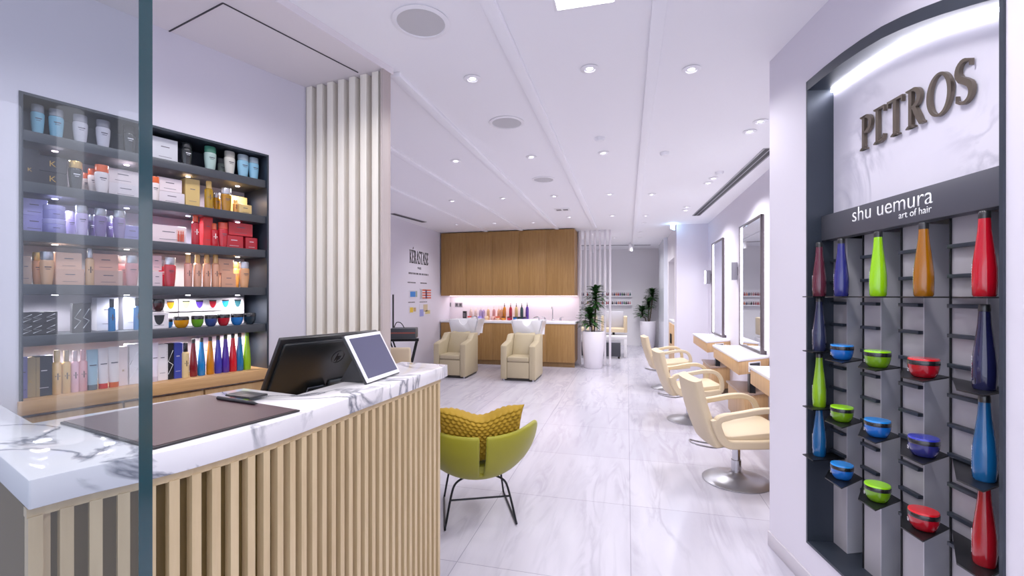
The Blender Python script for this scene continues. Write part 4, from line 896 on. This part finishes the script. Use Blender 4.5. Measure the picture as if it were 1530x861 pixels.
# ================================================================ WASH CHAIRS AND BASINS
def wash(x, y, lab):
    t = thing('wash_chair', 'beige leather wash chair with sloping arms, '+lab, 'armchair', (x, y, 0), 0, 'beige wash chairs before the basins'); W_, D_ = .63, .70
    for sx in (0, W_-.115):
        MB().yz([(0, .03), (D_, .03), (D_+.02, .78), (D_-.20, .785), (D_-.34, .68), (.10, .645), (.0, .62)], sx, sx+.115, .02).build('armrest', BEIGE, t)
    MB().box(.117, W_-.117, .012, .10, .05, .335, .012).build('front_panel', BEIGE, t)
    MB().box(.117, W_-.117, -.005, .50, .338, .425, .025, 3).build('seat_cushion', BEIGE, t)
    bk = MB(); bk.yz([(.36, .42), (.44, .42), (.66, .77), (.60, .80), (.55, .78)], .117, W_-.117, .018); bk.build('backrest', BEIGE, t)
    def fn(a, v):
        xx = .135+(W_-.27)*a; dip = .05*math.exp(-((a-.5)/.17)**2); z = .60+(.20-dip)*v
        return Vector((xx, .405+(z-.42)*.63-.012*math.sin(PI*v), z))
    o = MB(); o.grid(fn, 24, 6); o = o.build('neck_flap', BEIGE, t); m_ = o.modifiers.new('s', 'SOLIDIFY'); m_.thickness = .02; m_.offset = 0
    MB().box(.02, W_-.02, .06, D_-.03, 0, .03).build('base_plinth', mat('plinth_black', '#3c3a38', .5), t)
    for q in ((.05, .05), (W_-.05, .05)): MB().cyl(.02, q[0], q[1], 0, .035, 12).build('foot', CHROME, t)
    b = thing('wash_basin', 'white ceramic wash basin with neck cut-out, behind the beige chair '+lab, 'basin', (x+W_/2, y+D_+.03, 0), 0, 'white basins behind the wash chairs')
    s = MB(); pts = [(-.225, .70), (.225, .70), (.305, 1.03)]+[( .09*math.cos(R(a)), 1.03+.105*math.sin(R(a))) for a in range(0, -181, -15)]+[(-.305, 1.03)]
    s.xz(pts, 0, .03, .006)
    def bowl(a, v): 
        return None
    for sx in (-1, 1): s.yz([(0, .70), (.36, .74), (.46, 1.03), (0.0, 1.03)], -.012, .012, 0, Matrix.Translation((sx*.262, 0, 0)) @ Matrix(((1, 0, sx*.235, -sx*.235*.865), (0, 1, 0, 0), (0, 0, 1, 0), (0, 0, 0, 1))))
    s.yz([(.34, .74), (.36, .74), (.46, 1.03), (.44, 1.03)], -.28, .28); s.box(-.225, .225, .0, .36, .70, .73, .004)
    s.build('basin_shell', CERAMIC, b)
    MB().box(-.10, .10, .02, .30, .0, .699, .01).build('pedestal', CERAMIC, b)
    MB().tube(bez([(.16, .40, .98), (.16, .40, 1.06), (.13, .33, 1.08), (.08, .25, 1.06)], 4), .012, 8).build('shower_tap', CHROME, b)
    return t
wash(-2.17, 7.74, 'nearer the plant'); wash(-3.45, 7.74, 'nearer the text wall')
# ================================================================ TEXT WALL (X = LX, facing +X): frame along +Y
def yat(px):
    k = (px-CX)/F; A = k*CT-ST; Z = LX/A; return Z*(CT+k*ST), Z
ya, Za = yat(611.5); yb, Zb = yat(639.5)
WM = Matrix.Rotation(PI/2, 4, 'Z')
ws = thing('wall_lettering', 'large dark condensed capitals on the white wall beside the cupboards', 'lettering', (LX, ya, 0), PI/2)
word = 'KÉRASTASH'; tot = sum((GL['H' if c == 'É' else c][0])+.0 for c in word); H_ = .255; kx = (yb-ya)/((tot+.03*8)*H_); x = 0
for c in word:
    m_ = MB(); w_ = letter(m_, c, x, 2.135, H_, .006, kx, -.001); m_.build('letter', TEXTD, ws); x += w_+.03*H_*kx
text_part('PARIS', TEXTD, ws, .16, TM((yb-ya)*.42, -.001, 2.03), 'text_line', .002)
def wy(px): return yat(px)[0]-ya
def wz(px, py): return HC+(HY-py)/F*yat(px)[1]
def dashes(px0, px1, py, hh, n):
    b = MB(); a, c = wy(px0), wy(px1); rnd = random.Random(int(px0*7+py)); x = a
    while x < c: l = rnd.uniform(.02, .05)*(c-a)*2.2; b.box(x, min(x+l*.62, c), -.002, -.0005, wz(px0, py)-hh/2, wz(px0, py)+hh/2); x += l
    b.build('text_line', TEXTD, ws)
dashes(610.5, 640, 408, .035, 9); dashes(609, 621, 422, .022, 4); dashes(628, 637.5, 423, .022, 4); dashes(610, 620, 452, .018, 4); dashes(627, 638, 451.5, .018, 4)
def picture(px0, px1, py0, py1, label, items):
    a, c = yat(px0)[0], yat(px1)[0]; z0, z1 = wz(px0, py1), wz(px0, py0)
    t = thing('wall_graphic', label, 'wall graphic', (LX, a, z0), PI/2, 'product pictures on the text wall'); w_, h_ = c-a, z1-z0
    MB().box(0, w_, -.004, -.0005, 0, h_).build('print_panel', mat('print_panel', '#d9d6e0', .5), t)
    for x0, x1, y0, y1, cc in items: MB().box(x0*w_, x1*w_, -.0055, -.004, y0*h_, y1*h_).build('printed_shape', mat('print_'+cc[1:], cc, .5), t)
picture(611, 624, 434, 445, 'wall picture with bright blue square, upper one', [(.12, .72, .1, .85, '#2f7fd0'), (.76, .92, .1, .9, '#8fa090'), (.1, .92, .88, .95, '#b8b8c0')])
picture(627, 645, 431, 447.5, 'wall picture of four orange and red rows, upper one', [(.2, .92, .06, .19, '#d8562c'), (.2, .92, .30, .43, '#d8562c'), (.2, .92, .54, .67, '#d8562c'), (.2, .92, .78, .91, '#d8562c'), (.45, .58, .06, .91, '#5a5a90'), (.04, .18, .06, .93, '#a8a8b0')])
picture(611, 622, 458, 469, 'wall picture with yellow shapes, lower one', [(.1, .55, .15, .85, '#e0bc1c'), (.6, .92, .25, .8, '#b89a6a')])
picture(626.5, 643, 455, 474, 'wall picture with beige and lilac shapes, lower one', [(.02, .36, .05, .6, '#8f98d8'), (.34, .72, .4, .98, '#c8b48c'), (.5, .95, .2, .5, '#cfc07a')])
# ================================================================ SERVICE TROLLEY
tl = cw((604-CX)/F*7.3, 7.3); t = thing('service_trolley', 'black folding service trolley with tray against the text wall', 'trolley', (tl.x, tl.y, 0), R(20))
MB().box(-.20, .20, -.17, .17, .82, .985, .012).build('tray_box', mat('tray_dark', '#3a3e42', .4, .2), t); MB().box(-.19, .19, -.1725, -.17, .905, .925).build('red_trim', mat('trim_red', '#8a4436', .4), t)
MB().box(-.23, .23, -.04, .04, .77, .815, .004).build('cross_bar', BLACKM, t)
for s in (-1, 1):
    for a, b in (((-.20, .78), (.05, .01)), ((.20, .78), (.02, .01))): MB().tube([(a[0], s*.12, a[1]), (b[0]+(.0 if a[0] < 0 else .0), s*.16, b[1])], .013, 8).build('leg', BLACKM, t)
MB().tube([(-.02, -.13, .4), (.14, -.13, .43)], .009, 6).build('brace', BLACKM, t)
MB().tube([(-.19, .1, .98), (-.19, .1, 1.52)], .014, 8).build('upright_pole', BLACKM, t)
MB().tube(bez([(-.16, 0, .985), (-.12, 0, 1.07), (-.05, 0, 1.06), (.0, 0, .985)], 4), .008, 6).build('cable_loop', BLACK, t)
ch = cw((592-CX)/F*6.5, 6.5); t = thing('tub_chair', 'cream chair back half hidden behind the reception tablet', 'chair', (ch.x-.05, ch.y, 0), R(15))
MB().box(-.22, .22, .12, .20, .38, .74, .03, 3).build('backrest', CREAM, t); MB().box(-.22, .22, -.28, .13, .34, .46, .03, 3).build('seat', CREAM, t)
for x in (-.18, .18):
    for y in (-.22, .14): MB().cyl(.015, x, y, 0, .345, 10).build('leg', CHROME, t)
# ================================================================ SCREEN SLATS, PLANTS, FAR ROOM
for i, px in enumerate((867, 874.5, 882, 889, 896.5, 904, 911.5)):
    q = along(px, 10.0); tag(MB().box(-.022, .022, -.05, .05, 0, CEIL-.001, .003).build('screen_slat', mat('slat_white', '#e9e4ea', .45), None, (q.x, 10.0, 0)), 'white floor to ceiling screen slat, '+['first from the oak cupboards', 'second from the oak cupboards', 'third from the oak cupboards', 'middle one of the screen', 'third from the passage', 'second from the passage', 'nearest the passage'][i], 'screen slat', 'white screen slats beside the oak cupboards')
LEAF = mat('leaf_green', '#2f5a2a', .4, var=.35, vscale=6)
def plant(loc, label, heads, rp, hp, rz):
    t = thing('potted_plant', label, 'plant', loc, rz)
    MB().lathe([(rp*.74, 0), (rp*.78, .01), (rp*.96, hp*.6), (rp, hp-.01), (rp*.98, hp), (rp*.92, hp), (rp*.9, hp-.05)], seg=36).build('pot', mat('pot_white', '#e8e4ec', .3), t)
    MB().lathe([(rp*.91, hp-.05), (0, hp-.045)], seg=24).build('soil', mat('soil', '#3a2c22', .9, var=.3), t)
    tk = MB(); lf = MB(); rnd = random.Random(5)
    for hx, hy, z0, z1, rl in heads:
        tk.tube(bez([(hx*.3, hy*.3, hp-.06), (hx*.5, hy*.5, hp+.1), (hx, hy, z0), (hx*1.05, hy, z1)], 4), .016, 8)
        nl = int((z1-z0)*330)
        for i in range(nl):
            v = i/nl; z = z0+(z1-z0)*v; a = i*2.4+rnd.uniform(-.3, .3); up = .12+.62*v+rnd.uniform(-.2, .2); L_ = rl*(1.05-.45*abs(v-.35))*rnd.uniform(.8, 1.1); wd = .040
            dr = Vector((math.cos(a), math.sin(a), 0)); sd = Vector((-math.sin(a), math.cos(a), 0)); p0 = Vector((hx, hy, z)); pts = []
            for k in range(5):
                s = k/4; p = p0+dr*(L_*s*math.cos(up*.6))+Vector((0, 0, L_*(math.sin(up)*s-.35*s*s))); pts.append((p, wd*math.sin(PI*min(.97, .18+.8*s))))
            bm = bmesh.new(); VS = [(bm.verts.new(p-sd*w_+Vector((0, 0, .006))), bm.verts.new(p), bm.verts.new(p+sd*w_+Vector((0, 0, .006)))) for p, w_ in pts]
            for A_, B2 in zip(VS, VS[1:]): bm.faces.new((A_[0], A_[1], B2[1], B2[0])); bm.faces.new((A_[1], A_[2], B2[2], B2[1]))
            lf.add(bm)
    tk.build('trunk', mat('trunk_brown', '#5a4a36', .8), t); lf.build('foliage', LEAF, t)
p1 = G(885, 549)+Vector((.02, -.03, 0)); plant(p1, 'bushy green plant in tall white pot beside the oak cupboards', [(-.06, -.03, .88, 1.20, .31), (.05, .05, 1.27, 1.66, .25)], .235, .76, 0)
p2 = G(968, 519); plant(p2, 'slender green plant in white pot in the far room', [(-.16, 0, .90, 1.15, .28), (.03, .03, 1.12, 1.40, .24), (.12, -.03, 1.38, 1.66, .24)], .225, .76, 0)
# polish shelves
def fx(px): return along(px, FY).x
xa, xb = fx(856), fx(944)
for z, lb in ((1.50, 'white wall shelf of tiny polish bottles, upper one in the far room'), (1.24, 'white wall shelf of tiny polish bottles, lower one in the far room')):
    t = thing('polish_shelf', lb, 'shelf', (xa, FY, z), 0, 'polish shelves in the far room')
    MB().box(0, xb-xa, -.12, -.001, -.03, 0, .003).build('shelf_board', WHITE, t); MB().box(0, xb-xa, -.02, -.001, 0, .17).build('shelf_back', WHITE, t)
POL = ['#a82030', '#c04858', '#3a3a60', '#d08a90', '#2a2a30', '#8a3040', '#6a5a90', '#c87050', '#305a5a', '#b0a0a0', '#702040', '#3a6a4a']
pr = None
for r_, z in enumerate((1.5002, 1.2402)):
    for i in range(30):
        c = POL[(i*5+r_*7+i//4) % 12]; x = xa+.05+i*(xb-xa-.1)/29
        b = MB().lathe([(.020, 0), (.021, .004), (.021, .055), (.010, .062), (.011, .065), (.009, .095)], seg=8)
        tag(b.build('polish_bottle', mat('polish_'+c[1:], c, .2), None, (x, FY-.07, z)), 'tiny coloured polish bottle on the %s white shelf of the far room' % ('upper' if r_ == 0 else 'lower'), 'bottle', 'polish bottles on the %s far shelf' % ('upper' if r_ == 0 else 'lower'))
# pedicure seat on a white bench
def pedi(px, lab):
    q = along(px, 11.9); x = q.x
    t = thing('pedicure_bench', 'white pedicure bench '+lab, 'bench', (x, 11.6, 0), 0, 'white pedicure benches of the far room')
    MB().box(-.33, .33, -.25, .45, .44, .52, .008).build('bench_top', WHITE, t)
    for s in (-1, 1): MB().box(s*.29-.035, s*.29+.035, -.25, .45, 0, .44, .004).build('side_panel', WHITE, t)
    c = thing('pedicure_chair', 'cream pedicure chair with upright arms '+lab, 'chair', (x, 11.75, .5205), 0, 'cream pedicure chairs of the far room')
    MB().box(-.27, .27, -.22, .25, .07, .17, .02).build('seat', CREAM, c)
    for s in (-1, 1): MB().box(s*.29-.045, s*.29+.045, -.16, .22, .06, .47, .025, 3).build('armrest', CREAM, c)
    MB().box(-.24, .24, .20, .26, .16, .58, .02).build('backrest', mat('grey_backrest', '#b9b8c2', .4), c); MB().cyl(.03, 0, 0, 0, .075, 14).build('post', BLACKM, c)
    b = thing('footrest_box', 'dark wheeled footrest box under the white bench '+lab, 'box', (x-.02, 11.25, 0), 0, 'dark footrest boxes of the far room')
    MB().box(-.20, .20, -.15, .15, .05, .38, .01).build('box_body', mat('box_slate', '#33363d', .4), b); MB().box(-.2, .2, -.15, .15, .381, .40, .003).build('lid', STEEL, b)
    for sx in (-1, 1):
        for sy in (-1, 1): MB().lathe([(.02, 0), (.025, .01), (.025, .04), (.015, .0505)], sx*.16, sy*.11, 0, 10).build('caster', BLACK, b)
pedi(917, 'by the passage'); pedi(873, 'behind the first screen slats')
# passage cabinet and coffee machine
t = thing('passage_cabinet', 'white framed cabinet with wood door and black handle in the passage', 'cabinet', (.965, 10.02, 0))
MB().box(.0, .43, 0, 1.31, 0, .92, .003).build('carcass', WHITE, t); MB().box(-.012, .43, -.01, 1.32, .921, .955, .003).build('worktop', WHITE, t)
d_ = MB().box(-.018, -.0005, .04, .60, .06, .88, .002).build('door', OAKL, t); MB().box(-.045, -.0185, .50, .515, .45, .66, .003).build('handle', BLACKM, d_)
d_ = MB().box(-.018, -.0005, .62, 1.21, .06, .88, .002).build('door', OAKL, t); MB().box(-.045, -.0185, .655, .67, .45, .66, .003).build('handle', BLACKM, d_)
t = thing('coffee_machine', 'dark coffee machine on the white passage cabinet', 'coffee machine', (1.0, 10.3, .9555))
MB().box(0, .26, 0, .24, 0, .05, .004).build('base', BLACK, t); MB().box(.14, .26, 0, .24, .05, .42, .006).build('body', mat('machine_dark', '#2e2530', .3), t); MB().box(0, .139, .02, .22, .28, .42, .006).build('brew_head', mat('machine_dark', '#2e2530', .3), t); MB().tube([(.05, .12, .28), (.05, .12, .20)], .012, 8).build('spout', CHROME, t)
# ================================================================ GREEN VELVET CHAIR
rr = G(769.5, 779); rl = G(665, 795); mid = (rr+rl)/2; fdir = Vector((-.41, .91, 0)).normalized()
cc = mid+fdir*.22; hz_ = math.atan2(fdir.y, fdir.x)-PI/2       # local +Y is the way the sitter faces
VEL = mat('green_velvet', '#8f8a02', .55, sheen=.12, var=.10, vscale=7)
t = thing('velvet_chair', 'olive green velvet lounge chair with split shell back on thin black legs', 'chair', (cc.x, cc.y, 0), hz_)
NB = 120
def shell(a, v):
    ph = a*2*PI-PI                                      # 0 = straight behind the sitter
    c_ = math.cos(ph)                                   # 1 behind, -1 in front
    hgt = .13+.205*max(0, min(1, (c_+.75)/1.1))**.7+.035*math.exp(-((abs(ph)-1.15)/.5)**2)
    rx, ry = .36, .31+(.0 if c_ > 0 else .0)
    f_ = math.sin(v*PI/2)**.80; g_ = (1-math.cos(v*PI/2))**1.05
    fl = 1+.10*v*max(0, 1-abs(abs(ph)-1.3)/.9)
    return Vector((rx*f_*fl*math.sin(ph)*1.0, -ry*f_*math.cos(ph)*(1.06 if c_ > 0 else 1.0), .285+hgt*g_))
nv = 15
def skip(i, j):
    k = min(abs(i-NB//2), abs(i+1-NB//2)); return k < 1 and j >= 6 and i in (NB//2-1, NB//2)
sh = MB(); sh.grid(lambda a, v: shell(a, .03+.97*v), NB, nv, True, None, skip)
bmesh.ops.holes_fill(sh.bm, edges=[e for e in sh.bm.edges if e.is_boundary and all(v.co.z < .30 for v in e.verts)], sides=0)
o = sh.build('shell', VEL, t, smooth=180); m_ = o.modifiers.new('s', 'SOLIDIFY'); m_.thickness = .03; m_.offset = 1; m_ = o.modifiers.new('b', 'SUBSURF'); m_.levels = 1; m_.render_levels = 1
MB().lathe([(.0, .33), (.27, .33), (.30, .36), (.29, .395), (.22, .41), (0, .415)], 0, .02, 0, 36, 1, .9).build('seat_cushion', VEL, t)
for s in (-1, 1):
    pth = bez([(s*.10, -.14, .295), (s*.16, -.17, .27), (s*.19, -.19, .2), (s*.232, -.245, .008)], 4)+bez([(s*.232, -.235, .006), (s*.225, .24, .006)], 2)+bez([(s*.222, .245, .008), (s*.19, .2, .2), (s*.16, .18, .27), (s*.11, .15, .3)], 4)
    MB().tube(pth, .0075, 8).build('leg', BLACKM, t)
MB().tube([(-.20, -.2, .175), (.20, -.2, .175)], .0065, 8).build('crossbar', BLACKM, t); MB().tube([(-.12, .15, .29), (.12, -.15, .29)], .006, 6).build('seat_bracket', BLACKM, t)
# knitted cushion leaning on the inside of the back
cu = thing('knit_cushion', 'mustard chunky knit cushion leaning in the green velvet chair', 'cushion', (cc.x, cc.y, .415), hz_)
def knit(side):
    def fn(a, v):
        x = (a-.5)*2; y = (v-.5)*2
        e = max(0, (1-abs(x)**2.6))*max(0, (1-abs(y)**2.6)); th = .085*e**.5
        sag = -.045*math.exp(-(x/.42)**2)*max(0, y)-.02*math.exp(-(x/.5)**2)
        pin = 1-.09*(1-y*y) ; pin2 = 1-.08*(1-x*x)
        i, j = a*15, v*15
        ii, jj = i+.5*(math.floor(j) % 2), j
        k_ = abs(math.sin(PI*ii))**.6*abs(math.sin(PI*jj))**.6; kn = .022*k_*min(1, e*9)
        return Vector((x*.285*pin, side*(th+kn), .20+.185*y*pin2+sag))
    return fn
KM = Matrix.Translation((.0, -.150, .0)) @ Matrix.Rotation(R(14), 4, 'X')
k_ = MB(); k_.grid(knit(-1), 105, 105, False, KM); k_.grid(knit(1), 60, 60, False, KM); bmesh.ops.recalc_face_normals(k_.bm, faces=k_.bm.faces[:])
k_.build('knit_cover', mat('mustard_knit', '#9a7800', .8, sheen=0, var=.12, vscale=14), cu, smooth=180)
# ================================================================ CAMERA, WORLD, LOOK
cam = bpy.data.cameras.new('camera'); cam.sensor_width = 36; cam.lens = 36*F/1530; cam.shift_y = (HY-430.5)/1530; cam.clip_start = .02
co = bpy.data.objects.new('camera', cam); COL.objects.link(co); co.location = (0, 0, HC); co.rotation_euler = (PI/2, 0, TH); S.camera = co
wd = bpy.data.worlds.new('world'); wd.use_nodes = True; wd.node_tree.nodes['Background'].inputs[0].default_value = (.86, .87, 1, 1); wd.node_tree.nodes['Background'].inputs[1].default_value = 1.0; S.world = wd
S.view_settings.view_transform = 'Standard'; S.view_settings.look = 'None'; S.view_settings.exposure = 0.2; S.view_settings.gamma = 1.1
S.cycles.max_bounces = 8; S.cycles.diffuse_bounces = 4; S.cycles.glossy_bounces = 4; S.cycles.transmission_bounces = 6; S.cycles.transparent_max_bounces = 12; S.cycles.caustics_reflective = False; S.cycles.caustics_refractive = False; S.cycles.sample_clamp_indirect = 4
